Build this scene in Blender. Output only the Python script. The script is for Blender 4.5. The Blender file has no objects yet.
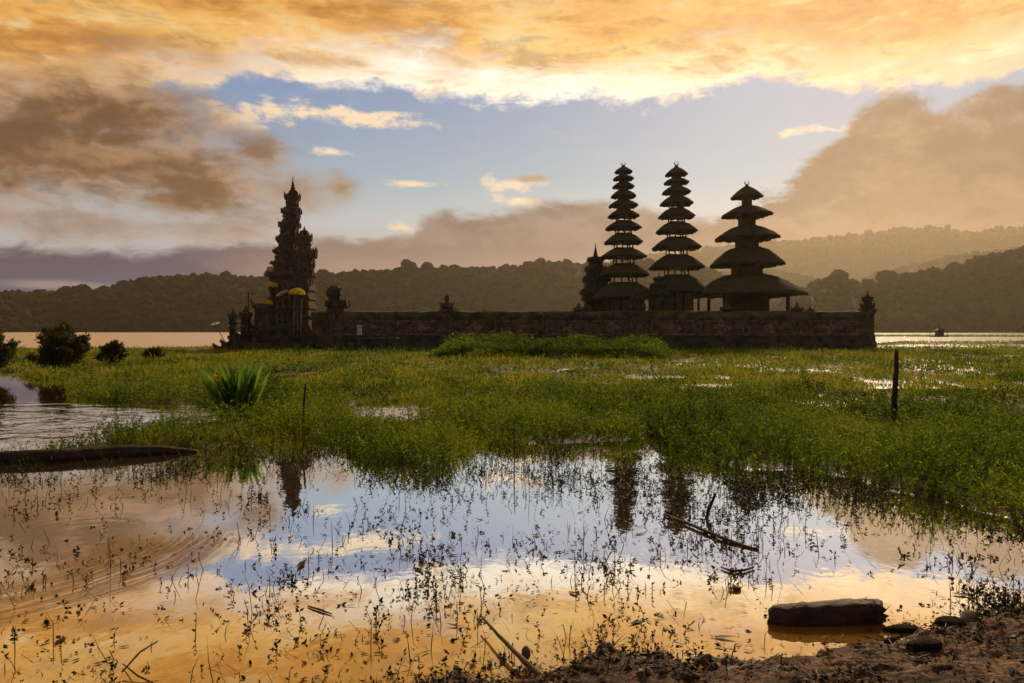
import bpy, math, random
import numpy as np
from mathutils import Vector, Matrix

R = math.radians
rng = np.random.default_rng(7)
random.seed(7)
SC = bpy.context.scene
COL = SC.collection

# ------------------------------------------------------------------ camera
CAM_H = 1.5
F = 768.0                 # focal length in pixels of a 1024 px wide frame
HOR = 331.0               # row of the horizon
cam_data = bpy.data.cameras.new('camera')
cam_data.sensor_width = 36.0
cam_data.lens = 36.0 * F / 1024.0
cam_data.shift_y = -(341.5 - HOR) / 1024.0
cam_data.clip_start = 0.05
cam_data.clip_end = 30000
cam = bpy.data.objects.new('camera', cam_data)
COL.objects.link(cam)
cam.location = (0, 0, CAM_H)
cam.rotation_euler = (R(90), 0, 0)
SC.camera = cam

SC.view_settings.view_transform = 'Standard'
SC.view_settings.look = 'None'
SC.view_settings.exposure = 0.0
SC.view_settings.gamma = 1.0
SC.view_settings.use_curve_mapping = False
SC.render.engine = 'CYCLES'
SC.cycles.use_denoising = True
SC.cycles.max_bounces = 6
SC.cycles.diffuse_bounces = 2
SC.cycles.glossy_bounces = 3
SC.cycles.transmission_bounces = 2
SC.cycles.volume_bounces = 0
SC.cycles.transparent_max_bounces = 8


def lin(r, g, b, k=1.0):
    def f(c):
        c /= 255.0
        return k * (c / 12.92 if c <= 0.04045 else ((c + 0.055) / 1.055) ** 2.4)
    return (f(r), f(g), f(b), 1.0)


def ground(px, py, z=0.0):
    """the point of the level z that the photograph shows at a pixel (used to survey the site)"""
    y = (CAM_H - z) * F / (py - HOR)
    return Vector(((px - 512.0) / F * y, y, z))


def at(px, py, y):
    return Vector(((px - 512.0) / F * y, y, CAM_H - (py - HOR) / F * y))


# ------------------------------------------------------------------ node expression helper
class E:
    """a socket (or number) with arithmetic, so node maths can be written as formulas"""
    nt = None

    def __init__(self, s):
        self.s = s

    @staticmethod
    def put(inp, v):
        if isinstance(v, E):
            v = v.s
        if isinstance(v, bpy.types.NodeSocket):
            E.nt.links.new(v, inp)
        else:
            inp.default_value = v

    @staticmethod
    def m(op, *a, clamp=False):
        n = E.nt.nodes.new('ShaderNodeMath')
        n.operation = op
        n.use_clamp = clamp
        for i, v in enumerate(a):
            E.put(n.inputs[i], v)
        return E(n.outputs[0])

    def __add__(s, o): return E.m('ADD', s, o)
    def __radd__(s, o): return E.m('ADD', o, s)
    def __sub__(s, o): return E.m('SUBTRACT', s, o)
    def __rsub__(s, o): return E.m('SUBTRACT', o, s)
    def __mul__(s, o): return E.m('MULTIPLY', s, o)
    def __rmul__(s, o): return E.m('MULTIPLY', o, s)
    def __truediv__(s, o): return E.m('DIVIDE', s, o)


def sstep(x, a, b, lo=0.0, hi=1.0):
    n = E.nt.nodes.new('ShaderNodeMapRange')
    n.interpolation_type = 'SMOOTHSTEP'
    E.put(n.inputs['Value'], x)
    n.inputs['From Min'].default_value = a
    n.inputs['From Max'].default_value = b
    n.inputs['To Min'].default_value = lo
    n.inputs['To Max'].default_value = hi
    return E(n.outputs[0])


def mixc(f, a, b):
    n = E.nt.nodes.new('ShaderNodeMix')
    n.data_type = 'RGBA'
    n.clamp_factor = True
    E.put(n.inputs[0], f)
    E.put(n.inputs[6], a)
    E.put(n.inputs[7], b)
    return E(n.outputs[2])


def noise(vec, scale, detail=4.0, rough=0.55, dist=0.0, lac=2.0, col=False):
    n = E.nt.nodes.new('ShaderNodeTexNoise')
    n.noise_dimensions = '3D'
    E.put(n.inputs['Vector'], vec)
    n.inputs['Scale'].default_value = scale
    n.inputs['Detail'].default_value = detail
    n.inputs['Roughness'].default_value = rough
    n.inputs['Lacunarity'].default_value = lac
    n.inputs['Distortion'].default_value = dist
    return E(n.outputs['Color' if col else 'Fac'])


def vscale(vec, x, y, z, off=(0, 0, 0)):
    n = E.nt.nodes.new('ShaderNodeMapping')
    E.put(n.inputs['Vector'], vec)
    n.inputs['Scale'].default_value = (x, y, z)
    n.inputs['Location'].default_value = off
    return E(n.outputs[0])


def ramp(f, stops, interp='LINEAR'):
    n = E.nt.nodes.new('ShaderNodeValToRGB')
    n.color_ramp.interpolation = interp
    els = n.color_ramp.elements
    while len(els) < len(stops):
        els.new(0.5)
    for e, (p, c) in zip(els, stops):
        e.position = p
        e.color = c if len(c) == 4 else (*c, 1)
    E.put(n.inputs[0], f)
    return E(n.outputs[0])


# ------------------------------------------------------------------ sky: sunset under a cloud deck
SUN_AZ, SUN_EL = 24.0, 32.0         # degrees: ahead and to the right, above the frame, behind the deck

world = bpy.data.worlds.new('World')
SC.world = world
world.use_nodes = True
world.cycles.sampling_method = 'MANUAL'
world.cycles.sample_map_resolution = 512


def az_of(px):
    return math.degrees(math.atan((px - 512.0) / F))


def el_of(px, py):
    return math.degrees(math.atan((HOR - py) / math.hypot(F, px - 512.0)))


def build_sky():
    nt = world.node_tree
    nt.nodes.clear()
    E.nt = nt
    tc = nt.nodes.new('ShaderNodeTexCoord')
    D = E(tc.outputs['Generated'])
    sx = nt.nodes.new('ShaderNodeSeparateXYZ')
    E.put(sx.inputs[0], D)
    X, Y, Z = (E(sx.outputs[i]) for i in range(3))
    az = E.m('ARCTAN2', X, Y) * (180 / math.pi)
    el = E.m('ARCSINE', Z) * (180 / math.pi)

    def curve(pts):
        """elevation (deg) as a smooth function of azimuth through surveyed points"""
        n = nt.nodes.new('ShaderNodeFloatCurve')
        c = n.mapping.curves[0]
        q = [((az_of(px) + 90) / 180, (el_of(px, py) + 5) / 65) for px, py in pts]
        q = [(0.0, q[0][1])] + q + [(1.0, q[-1][1])]
        while len(c.points) < len(q):
            c.points.new(0.5, 0.5)
        for p, (a, b) in zip(c.points, q):
            p.location = (a, b)
            p.handle_type = 'AUTO'
        n.mapping.update()
        E.put(n.inputs['Value'], (az + 90) / 180)
        return E(n.outputs[0]) * 65 - 5

    # noise fields on the direction sphere
    big = noise(vscale(D, 1, 1, 2.2), 5.0, 7, 0.55) - 0.5
    mid = noise(vscale(D, 1, 1, 2.0, (3, 1, 7)), 14.0, 8, 0.6) - 0.5
    fine = noise(vscale(D, 1, 1, 1.6, (9, 4, 2)), 42.0, 6, 0.6) - 0.5
    streak = noise(vscale(D, 1, 1, 5.5, (1, 8, 3)), 5.0, 9, 0.58, 0.6) - 0.5
    puff = noise(vscale(D, 1, 1, 1.5, (5, 2, 1)), 9.0, 9, 0.6, 0.35) - 0.5
    wisp = noise(vscale(D, 1, 1, 3.2, (2, 6, 4)), 16.0, 8, 0.62, 0.8) - 0.5

    def relief(scale, flat, off, delta, detail=8, rough=0.58):
        """a billow's light side: its density here less its density a little higher up, towards the bright deck"""
        a = noise(vscale(D, 1, 1, flat, off), scale, detail, rough, 0.3)
        b_ = noise(vscale(D, 1, 1, flat, (off[0] + delta * .35, off[1], off[2] + delta * flat)), scale, detail, rough, 0.3)
        return a - b_

    emb = relief(7.5, 1.6, (5, 2, 1), 0.028) + relief(19.0, 1.5, (1, 9, 4), 0.012) * 0.6
    embw = relief(6.0, 3.4, (7, 3, 8), 0.016) + relief(16.0, 2.6, (2, 5, 3), 0.009) * 0.6

    def blob(px, py, rx, ry, skew=0.0):
        a0, e0 = az_of(px), el_of(px, py)
        ra, re = rx / F * 57.3, ry / F * 57.3
        da = (az - a0) / ra
        de = (el - e0 - (az - a0) * skew) / re
        return 1 - E.m('SQRT', da * da + de * de)

    def over(base, mask, colr):
        return mixc(mask, base, colr)

    # clear air: the sky texture, pulled towards the pale blue of the gap
    sky = nt.nodes.new('ShaderNodeTexSky')
    sky.sky_type = 'NISHITA'
    sky.sun_disc = False
    sky.sun_elevation = R(SUN_EL)
    sky.sun_rotation = R(SUN_AZ)
    sky.air_density = 1.0
    sky.dust_density = 2.0
    K = 10.0                                    # background strength is 0.1
    e_n = sstep(el, 2.0, 19.0)
    gap = ramp(e_n, [(0.0, lin(196, 192, 190, K)), (0.3, lin(186, 202, 210, K)), (0.55, lin(146, 180, 202, K)), (1.0, lin(108, 148, 192, K))])
    c = mixc(0.965, E(sky.outputs[0]), gap)
    # thin milky veil in the gap
    c = over(c, sstep(wisp + streak * 0.8, 0.05, 0.5) * 0.3, lin(216, 210, 206, K))

    # small bright fragments
    for (px, py, rx, ry, skew, soft) in ((318, 114, 96, 11, -0.02, 0.5), (331, 152, 26, 4.5, 0, 0.8), (235, 118, 40, 14, 0, .7),
                                         (513, 184, 38, 9, -0.03, 0.7), (520, 202, 26, 6, -.1, 0.8), (812, 132, 24, 6, 0, 0.6), (862, 128, 24, 10, -0.2, 0.6),
                                         (412, 184, 30, 4, 0, .8), (405, 228, 22, 5, -.1, .8)):
        b = blob(px, py, rx, ry, skew) + wisp * 3.0 + fine * 2.0 + mid * .8
        c = over(c, sstep(b, -0.1, soft + .3), lin(255, 230, 196, K))
    b = blob(528, 179, 26, 5.5) + wisp * 1.5
    c = over(c, sstep(b, 0.0, 0.8) * 0.8, lin(150, 128, 118, K))

    # golden deck overhead
    edge = curve([(-300, 60), (0, 128), (110, 108), (180, 92), (215, 92), (250, 80), (330, 92), (400, 95), (470, 103), (560, 102), (625, 108),
                  (680, 99), (760, 85), (850, 95), (900, 92), (1024, 78), (1300, 40)])
    d = el - edge + (mid * 2.6 + fine * 2.0 + wisp * 2.2)
    deck = sstep(d, -0.25, 0.9)
    up = el - edge
    glow_az = sstep(E.m('ABSOLUTE', az - az_of(500)), 4.0, 24.0, 1.0, 0.0)
    lowb = sstep(up + streak * 6 + big * 2.5 + wisp * 5, 0.2, 4.6, 1.0, 0.0)
    tone = streak * 1.2 + big * 1.1 + wisp * 0.7 + puff * 0.9
    gold = ramp(tone + 0.5, [(0.1, lin(140, 88, 38, K)), (0.34, lin(204, 138, 62, K)), (0.52, lin(242, 180, 92, K)), (0.68, lin(255, 208, 126, K)), (0.9, lin(255, 238, 184, K))])
    peach = ramp(tone + 0.5, [(0.1, lin(160, 108, 62, K)), (0.4, lin(214, 154, 90, K)), (0.6, lin(244, 186, 114, K)), (0.9, lin(255, 216, 152, K))])
    dcol = mixc(sstep(az, 6, 24), gold, peach)
    dcol = mixc(sstep(embw, 0.02, 0.2) * 0.5, dcol, lin(255, 232, 176, K))
    dcol = mixc(sstep(embw, -0.02, -0.2) * 0.55, dcol, lin(166, 108, 52, K))
    dcol = mixc(lowb * (0.4 + 0.6 * glow_az), dcol, lin(255, 250, 234, 1.16 * K))
    # grey-gold undersides drifting in the deck
    under = sstep(streak * 1.2 + puff * 1.0 + wisp * 0.9, 0.06, 0.36) * 0.62
    dcol = mixc(under, dcol, lin(150, 98, 48, K))
    dcol = mixc(sstep(blob(135, 42, 90, 14, -.03) + wisp * 2.2, 0, 0.9) * 0.5, dcol, lin(166, 120, 74, K))
    dcol = mixc(sstep(blob(330, 62, 75, 9, -.02) + wisp * 2.2, 0, 0.9) * 0.6, dcol, lin(196, 140, 82, K))
    dcol = mixc(sstep(blob(40, 72, 150, 20, 0.05) + wisp * 2.0 + mid, 0, 0.9) * 0.45, dcol, lin(214, 164, 108, K))
    # higher and to the back the deck loses the light
    dcol = mixc(sstep(el, 18.5, 30), dcol, lin(176, 106, 22, K))
    dcol = mixc(sstep(el, 42, 85), dcol, lin(120, 104, 92, K))
    dcol = mixc(sstep(Y, 0.35, -0.5), dcol, lin(112, 110, 116, K))
    c = over(c, deck, dcol)

    # brown cloud on the left
    def cloud(c, blobs, col_dark, col_lit, soft=0.75, amp=1.0, gain=1.0):
        tot = None
        for b in blobs:
            v = blob(*b)
            tot = v if tot is None else E.m('SMOOTH_MAX', tot, v, 0.35)
        v = tot + (puff * 1.35 + wisp * 0.65 + fine * 0.35) * amp
        m = sstep(v, -0.12, soft)
        shade = sstep(v * 0.7 + mid * 2.0 + puff * 1.6 + wisp * 0.8, 0.0, 0.85)
        cc = mixc(shade, col_lit, col_dark)
        cc = mixc(sstep(emb, 0.0, 0.22) * 0.65, cc, col_lit)
        cc = mixc(sstep(emb, 0.02, -0.22) * 0.6, cc, tuple(q * .62 for q in col_dark[:3]) + (1,))
        return over(c, m * gain, cc)

    c = cloud(c, [(-20, 150, 240, 64, 0.05), (120, 158, 190, 58, -.04), (205, 176, 84, 42), (110, 112, 140, 40, -.05), (185, 202, 66, 20)], lin(100, 70, 46, K), lin(176, 136, 100, K), 0.85, 0.9)
    c = cloud(c, [(300, 194, 58, 30), (342, 188, 28, 22), (262, 152, 30, 24)], lin(120, 92, 74, K), lin(168, 142, 124, K), 0.9, 0.8, 0.95)
    c = cloud(c, [(90, 226, 160, 18), (220, 232, 110, 20), (10, 216, 80, 14)], lin(162, 138, 126, K), lin(190, 170, 158, K), 0.9, 1.0, 0.8)

    # pink-grey bank along the hills
    bank = curve([(-300, 262), (0, 246), (120, 248), (230, 240), (320, 238), (400, 236), (470, 236), (560, 232), (700, 226), (1300, 226)])
    db = bank - el + wisp * 2.4 + mid * 1.6
    bm = sstep(db, -0.35, 0.85)
    blue = mixc(sstep(el + streak * 2, 1.5, 6.0), lin(62, 84, 124, K), lin(2, 38, 92, K))
    pink = mixc(sstep(el + wisp * 2.4, 3.2, 7.0), lin(166, 140, 132, K), lin(118, 104, 110, K))
    c = over(c, bm, mixc(sstep(az + mid * 14, az_of(150), az_of(350)), blue, pink))
    b = blob(55, 285, 62, 6, 0.0) + wisp * 1.2
    c = over(c, sstep(b, 0, 0.8) * 0.7, lin(176, 160, 160, K))

    # dark wedge behind the shrines
    wedge = curve([(-200, 420), (330, 330), (405, 242), (432, 214), (480, 206), (540, 200), (590, 193), (640, 200), (690, 212), (760, 214), (900, 240), (1300, 300)])
    dw = wedge - el + puff * 4.0 + wisp * 2.0 + fine * 0.8
    wm = sstep(dw, -0.25, 1.3) * sstep(el + mid * 1.2, el_of(500, 262), el_of(500, 238))
    wm = wm * sstep(az, az_of(385), az_of(425))
    c = over(c, wm * 0.94, mixc(sstep(emb, 0.16, -0.14) * .8, lin(118, 104, 110, K), lin(58, 52, 66, K)))

    # big cloud climbing to the right
    right = curve([(-100, 640), (560, 420), (640, 300), (700, 236), (730, 212), (770, 192), (810, 160), (845, 124), (880, 92), (905, 86), (935, 94), (970, 88),
                   (1000, 80), (1024, 78), (1150, 40), (1400, -20)])
    dr = right - el + puff * 6.5 + wisp * 2.2 + mid * 2.5 + fine * 0.8
    rm = sstep(dr, -0.3, 1.1)
    deep = sstep(right - el + puff * 4, 0.0, 9.5)
    warm = mixc(sstep(az + big * 12, 14, 26), lin(132, 112, 108, K), lin(134, 102, 86, K))
    shade = mixc(sstep(az + puff * 16, 14, 30), lin(66, 64, 80, K), lin(78, 64, 66, K))
    rc = mixc(deep, shade, warm)
    lob = sstep(dr * 0.22 + puff * 2.6 + mid * 1.8 + wisp * 0.9, -0.2, 1.0)
    rc = mixc((1 - lob) * 0.55, rc, lin(96, 80, 80, K))
    rc = mixc(sstep(puff * 1.4 + streak * 1.2 + mid, 0.1, 0.55) * 0.4, rc, lin(160, 128, 108, K))
    rc = mixc(sstep(puff + mid * 0.7 + wisp * .5, -0.05, 0.3) * 0.4, rc, lin(146, 116, 100, K))
    rc = mixc(sstep(el, 3.5, 8.5, 1.0, 0.0) * 0.45, rc, lin(182, 142, 116, K))
    rc = mixc(sstep(emb, 0.0, 0.2) * 0.5, rc, lin(158, 130, 116, K))
    rc = mixc(sstep(emb, 0.0, -0.2) * 0.7, rc, lin(74, 60, 62, K))
    c = over(c, rm * 0.97, rc)

    bg = nt.nodes.new('ShaderNodeBackground')
    bg.inputs['Strength'].default_value = 0.1
    E.put(bg.inputs['Color'], c)
    out = nt.nodes.new('ShaderNodeOutputWorld')
    nt.links.new(bg.outputs[0], out.inputs['Surface'])


build_sky()

# ------------------------------------------------------------------ sun, veiled by the deck
sun_data = bpy.data.lights.new('sun', 'SUN')
sun_data.energy = 3.6
sun_data.angle = R(10)
sun_data.color = (1.0, 0.78, 0.50)
sun = bpy.data.objects.new('sun', sun_data)
COL.objects.link(sun)
sd = Vector((math.sin(R(SUN_AZ)) * math.cos(R(SUN_EL)), math.cos(R(SUN_AZ)) * math.cos(R(SUN_EL)), math.sin(R(SUN_EL))))
sun.rotation_euler = (-sd).to_track_quat('-Z', 'Y').to_euler()


# ------------------------------------------------------------------ numpy noise
def _hash(ix, iy, seed):
    n = (ix.astype(np.int64) * 374761393 + iy.astype(np.int64) * 668265263 + seed * 974634777) & 0xFFFFFFFF
    n = ((n ^ (n >> 13)) * 1274126177) & 0xFFFFFFFF
    return ((n ^ (n >> 16)) & 0xFFFF) / 65535.0


def vnoise(x, y, seed=0):
    ix, iy = np.floor(x), np.floor(y)
    fx, fy = x - ix, y - iy
    fx, fy = fx * fx * (3 - 2 * fx), fy * fy * (3 - 2 * fy)
    a, b = _hash(ix, iy, seed), _hash(ix + 1, iy, seed)
    c, d = _hash(ix, iy + 1, seed), _hash(ix + 1, iy + 1, seed)
    return (a * (1 - fx) + b * fx) * (1 - fy) + (c * (1 - fx) + d * fx) * fy


def fbm(x, y, seed=0, octs=4, gain=0.5):
    x, y = np.asarray(x, float), np.asarray(y, float)
    s, a, t = 0.0, 1.0, 0.0
    for k in range(octs):
        s = s + a * vnoise(x * 2 ** k + 17.3 * k, y * 2 ** k - 9.1 * k, seed + k)
        t += a
        a *= gain
    return s / t


def sm(x, a, b):
    t = np.clip((x - a) / (b - a), 0, 1)
    return t * t * (3 - 2 * t)


# ------------------------------------------------------------------ mesh helpers
def tag(o, label=None, cat=None, group=None, kind=None):
    if label: o['label'] = label
    if cat: o['category'] = cat
    if group: o['group'] = group
    if kind: o['kind'] = kind
    return o


def link(name, me, mat=None, parent=None):
    o = bpy.data.objects.new(name, me)
    COL.objects.link(o)
    if mat is not None:
        me.materials.append(mat)
    if parent is not None:
        o.parent = parent
    return o


def thing(name, label, cat, loc=(0, 0, 0), rotz=0.0, group=None):
    o = bpy.data.objects.new(name, None)
    o.empty_display_size = 0.2
    COL.objects.link(o)
    o.location = loc
    o.rotation_euler = (0, 0, rotz)
    return tag(o, label, cat, group)


def np_mesh(name, V, quads=None, tris=None, tone=None, smooth=False):
    me = bpy.data.meshes.new(name)
    V = np.ascontiguousarray(V, np.float32)
    nq = 0 if quads is None else len(quads)
    ntr = 0 if tris is None else len(tris)
    me.vertices.add(len(V))
    me.vertices.foreach_set('co', V.ravel())
    loops = []
    if nq: loops.append(np.asarray(quads, np.int32).ravel())
    if ntr: loops.append(np.asarray(tris, np.int32).ravel())
    loops = np.concatenate(loops)
    me.loops.add(len(loops))
    me.loops.foreach_set('vertex_index', loops)
    me.polygons.add(nq + ntr)
    starts = np.concatenate([np.arange(nq) * 4, nq * 4 + np.arange(ntr) * 3]).astype(np.int32)
    me.polygons.foreach_set('loop_start', starts)
    if smooth:
        me.polygons.foreach_set('use_smooth', np.ones(nq + ntr, bool))
    if tone is not None:
        at_ = me.attributes.new('tone', 'FLOAT', 'POINT')
        at_.data.foreach_set('value', np.ascontiguousarray(tone, np.float32))
    me.update(calc_edges=True)
    return me


class MB:
    """collects simple solids and links them as ONE mesh"""

    def __init__(self):
        self.v, self.f = [], []

    def add(self, vs, fs):
        k = len(self.v)
        self.v += [tuple(v) for v in vs]
        self.f += [tuple(i + k for i in f) for f in fs]

    def frustum(self, c, hw0, hw1, z0, z1, d0=None, d1=None, rot=0.0, off=(0, 0)):
        """square-plan block; hw = half width, d = half depth"""
        d0 = hw0 if d0 is None else d0
        d1 = hw1 if d1 is None else d1
        cs, sn = math.cos(rot), math.sin(rot)
        vs = []
        for (w, d, z, ox, oy) in ((hw0, d0, z0, 0, 0), (hw1, d1, z1, off[0], off[1])):
            for sx, sy in ((-1, -1), (1, -1), (1, 1), (-1, 1)):
                x, y = sx * w + ox, sy * d + oy
                vs.append((c[0] + x * cs - y * sn, c[1] + x * sn + y * cs, z))
        self.add(vs, [(3, 2, 1, 0), (4, 5, 6, 7), (0, 1, 5, 4), (1, 2, 6, 5), (2, 3, 7, 6), (3, 0, 4, 7)])

    def box(self, c, hx, hy, hz, rot=0.0):
        self.frustum((c[0], c[1]), hx, hx, c[2] - hz, c[2] + hz, hy, hy, rot)

    def tube(self, pts, rad, n=8, cap=True, squash=1.0, jitter=0.0, groove=None):
        pts = [Vector(p) for p in pts]
        rings = []
        for i, p in enumerate(pts):
            t = (pts[min(i + 1, len(pts) - 1)] - pts[max(i - 1, 0)]).normalized()
            a = Vector((0, 0, 1)) if abs(t.z) < 0.9 else Vector((1, 0, 0))
            u = t.cross(a).normalized()
            w = u.cross(t).normalized()
            r = rad[i] if hasattr(rad, '__len__') else rad
            rings.append([p + (u * math.cos(q) + w * (math.sin(q) * squash)) * r * (1 + random.uniform(-jitter, jitter)) * (groove[k] if groove else 1.0)
                          for k, q in ((k, 2 * math.pi * k / n) for k in range(n))])
        vs = [v for rg in rings for v in rg]
        fs = []
        for i in range(len(pts) - 1):
            for k in range(n):
                a, b = i * n + k, i * n + (k + 1) % n
                fs.append((a, b, b + n, a + n))
        if cap:
            fs.append(tuple(range(n - 1, -1, -1)))
            fs.append(tuple((len(pts) - 1) * n + k for k in range(n)))
        self.add(vs, fs)

    def lathe(self, c, prof, n=16, sq=None):
        """profile of (radius, z); sq = superellipse power for squarish plans"""
        vs, fs = [], []
        for r, z in prof:
            for k in range(n):
                q = 2 * math.pi * (k + 0.5) / n
                cx, sx = math.cos(q), math.sin(q)
                k_ = 1.0
                if sq:
                    k_ = 1.0 / (abs(cx) ** sq + abs(sx) ** sq) ** (1.0 / sq)
                vs.append((c[0] + r * k_ * cx, c[1] + r * k_ * sx, z))
        for i in range(len(prof) - 1):
            for k in range(n):
                a, b = i * n + k, i * n + (k + 1) % n
                fs.append((a, b, b + n, a + n))
        fs.append(tuple(range(n - 1, -1, -1)))
        fs.append(tuple((len(prof) - 1) * n + k for k in range(n)))
        self.add(vs, fs)

    def horn(self, base, out, w, h, flare=0.8):
        """an upswept antefix: base point, outward unit vector, width, height"""
        o = Vector((out[0], out[1], 0)).normalized()
        s = Vector((-o.y, o.x, 0))
        b = Vector(base)
        up = Vector((0, 0, 1))
        secs = [(0.0, 0.0, 1.0, 1.0), (0.34 * flare, 0.36, 0.8, 0.85), (0.62 * flare, 0.66, 0.45, 0.6), (1.0 * flare, 1.0, 0.1, 0.15)]
        vs = []
        for (oo, hh, ww, tt) in secs:
            c = b + o * (oo * h) + up * (hh * h)
            for sx, sy in ((-1, -1), (1, -1), (1, 1), (-1, 1)):
                vs.append(c + s * (sx * w * ww * 0.5) + o * (sy * w * tt * 0.35))
        fs = [(3, 2, 1, 0), (12, 13, 14, 15)]
        for i in range(3):
            for k in range(4):
                a, q = i * 4 + k, i * 4 + (k + 1) % 4
                fs.append((a, q, q + 4, a + 4))
        self.add(vs, fs)

    def build(self, name, mat, parent=None, smooth=False, bevel=0.0, rough=0.0, seed=0):
        me = bpy.data.meshes.new(name)
        v = self.v
        if parent is not None and parent.type == 'EMPTY':
            m = Matrix.Translation(parent.location) @ parent.rotation_euler.to_matrix().to_4x4()
            mi = m.inverted()
            v = [mi @ Vector(p) for p in v]
        elif parent is not None and parent.parent is not None:
            p0 = parent.parent
            m = Matrix.Translation(p0.location) @ p0.rotation_euler.to_matrix().to_4x4()
            mi = m.inverted()
            v = [mi @ Vector(p) for p in v]
        me.from_pydata([tuple(p) for p in v], [], self.f)
        me.update()
        if smooth:
            me.polygons.foreach_set('use_smooth', np.ones(len(me.polygons), bool))
        o = link(name, me, mat, parent)
        if bevel:
            b = o.modifiers.new('bevel', 'BEVEL')
            b.width = bevel
            b.segments = 1
            b.limit_method = 'ANGLE'
        return o


def blade_geo(P, head, lean, length, width, bend=0.5):
    """grass blades: P (n,3) roots; each is a quad and a tip triangle"""
    n = len(P)
    d = np.stack([np.cos(head), np.sin(head), np.zeros(n)], 1)
    s = np.stack([-np.sin(head), np.cos(head), np.zeros(n)], 1)
    up = np.array([0, 0, 1.0])
    L = length[:, None]
    ln = lean[:, None]
    W = width[:, None]
    m = P + (up * np.cos(ln) + d * np.sin(ln)) * L * 0.55
    ln2 = ln + bend
    t = m + (up * np.cos(ln2) + d * np.sin(ln2)) * L * 0.45
    V = np.stack([P - s * W * .5, P + s * W * .5, m - s * W * .38, m + s * W * .38, t], 1)
    i = np.arange(n)[:, None] * 5
    return V.reshape(-1, 3), i + np.array([[0, 1, 3, 2]]), i + np.array([[2, 3, 4]])


def leaf_geo(P, dirv, nrm, length, width):
    """pointed leaves: four corners round a midline, slightly dished"""
    dirv = dirv / np.linalg.norm(dirv, axis=1, keepdims=True)
    s = np.cross(dirv, nrm)
    s /= np.linalg.norm(s, axis=1, keepdims=True) + 1e-9
    L, W = length[:, None], width[:, None]
    m = P + dirv * L * .45
    V = np.stack([P, m + s * W * .5, P + dirv * L, m - s * W * .5], 1)
    i = np.arange(len(P))[:, None] * 4
    return V.reshape(-1, 3), i + np.array([[0, 1, 2, 3]])


def rand_dirs(n, zmin=-1.0, zmax=1.0):
    z = rng.uniform(zmin, zmax, n)
    a = rng.uniform(0, 2 * np.pi, n)
    r = np.sqrt(np.maximum(0, 1 - z * z))
    return np.stack([r * np.cos(a), r * np.sin(a), z], 1)


# ------------------------------------------------------------------ materials
def new_mat(name):
    m = bpy.data.materials.new(name)
    m.use_nodes = True
    m.node_tree.nodes.clear()
    E.nt = m.node_tree
    return m


def out_surface(sock):
    o = E.nt.nodes.new('ShaderNodeOutputMaterial')
    E.nt.links.new(sock, o.inputs['Surface'])


def objco():
    return E(E.nt.nodes.new('ShaderNodeTexCoord').outputs['Object'])


def worldco():
    return E(E.nt.nodes.new('ShaderNodeNewGeometry').outputs['Position'])


def attr(name):
    n = E.nt.nodes.new('ShaderNodeAttribute')
    n.attribute_name = name
    return E(n.outputs['Fac'])


def bump(h, strength=0.5, dist=0.02):
    n = E.nt.nodes.new('ShaderNodeBump')
    n.inputs['Strength'].default_value = strength
    n.inputs['Distance'].default_value = dist
    E.put(n.inputs['Height'], h)
    return E(n.outputs[0])


def principled(col, rough=0.9, spec=0.2, normal=None):
    p = E.nt.nodes.new('ShaderNodeBsdfPrincipled')
    E.put(p.inputs['Base Color'], col)
    E.put(p.inputs['Roughness'], rough)
    p.inputs['Specular IOR Level'].default_value = spec
    if normal is not None:
        E.put(p.inputs['Normal'], normal)
    return p.outputs[0]


def stone_mat(name, dark, light, moss=0.5, scale=2.2, moss_col=(0.075, 0.085, 0.022, 1)):
    m = new_mat(name)
    P = worldco()
    a = noise(P, scale, 8, 0.62)
    b = noise(vscale(P, 1, 1, 1, (4, 2, 9)), scale * 0.35, 4, 0.5)
    c = mixc(sstep(a, 0.34, 0.68), dark, light)
    g = E.nt.nodes.new('ShaderNodeNewGeometry')
    sx = E.nt.nodes.new('ShaderNodeSeparateXYZ')
    E.put(sx.inputs[0], E(g.outputs['Normal']))
    upness = sstep(E(sx.outputs[2]), -0.1, 0.8)
    mm = sstep(b + a * 0.5 + upness * 0.28, 0.78, 1.0) * moss
    c = mixc(mm, c, moss_col)
    # pale lichen blotches
    li = sstep(noise(vscale(P, 1, 1, 1, (1, 7, 3)), scale * 3.1, 3, 0.6), 0.62, 0.74) * 0.35
    c = mixc(li, c, (0.23, 0.21, 0.17, 1))
    h = noise(P, scale * 4, 8, 0.7) + noise(P, scale * 1.3, 3, 0.5) * 0.8
    out_surface(principled(c, 0.92, 0.15, bump(h, 0.9, 0.07)))
    return m


def thatch_mat():
    m = new_mat('thatch')
    P = objco()
    f = noise(vscale(P, 1, 1, .28), 22, 6, 0.65)
    b = noise(P, 1.1, 5, 0.55)
    c = mixc(sstep(f, 0.3, 0.7), (0.026, 0.022, 0.016, 1), (0.115, 0.098, 0.066, 1))
    g = E.nt.nodes.new('ShaderNodeNewGeometry')
    sx = E.nt.nodes.new('ShaderNodeSeparateXYZ')
    E.put(sx.inputs[0], E(g.outputs['Normal']))
    up = sstep(E(sx.outputs[2]), 0.1, 0.85)
    c = mixc(sstep(b + up * 0.12, 0.52, 0.72) * 0.75, c, (0.088, 0.085, 0.026, 1))
    out_surface(principled(c, 0.95, 0.08, bump(f + b * .6, 1.0, 0.08)))
    return m


def wood_mat(name, c0, c1, scale=6.0):
    m = new_mat(name)
    P = objco()
    f = noise(vscale(P, 1, 1, 0.15), scale * 3, 6, 0.6)
    b = noise(P, scale * .4, 4, .6)
    c = mixc(sstep(f * 0.6 + b * 0.4, 0.3, 0.7), c0, c1)
    out_surface(principled(c, 0.85, 0.2, bump(f, 0.7, 0.02)))
    return m


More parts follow.
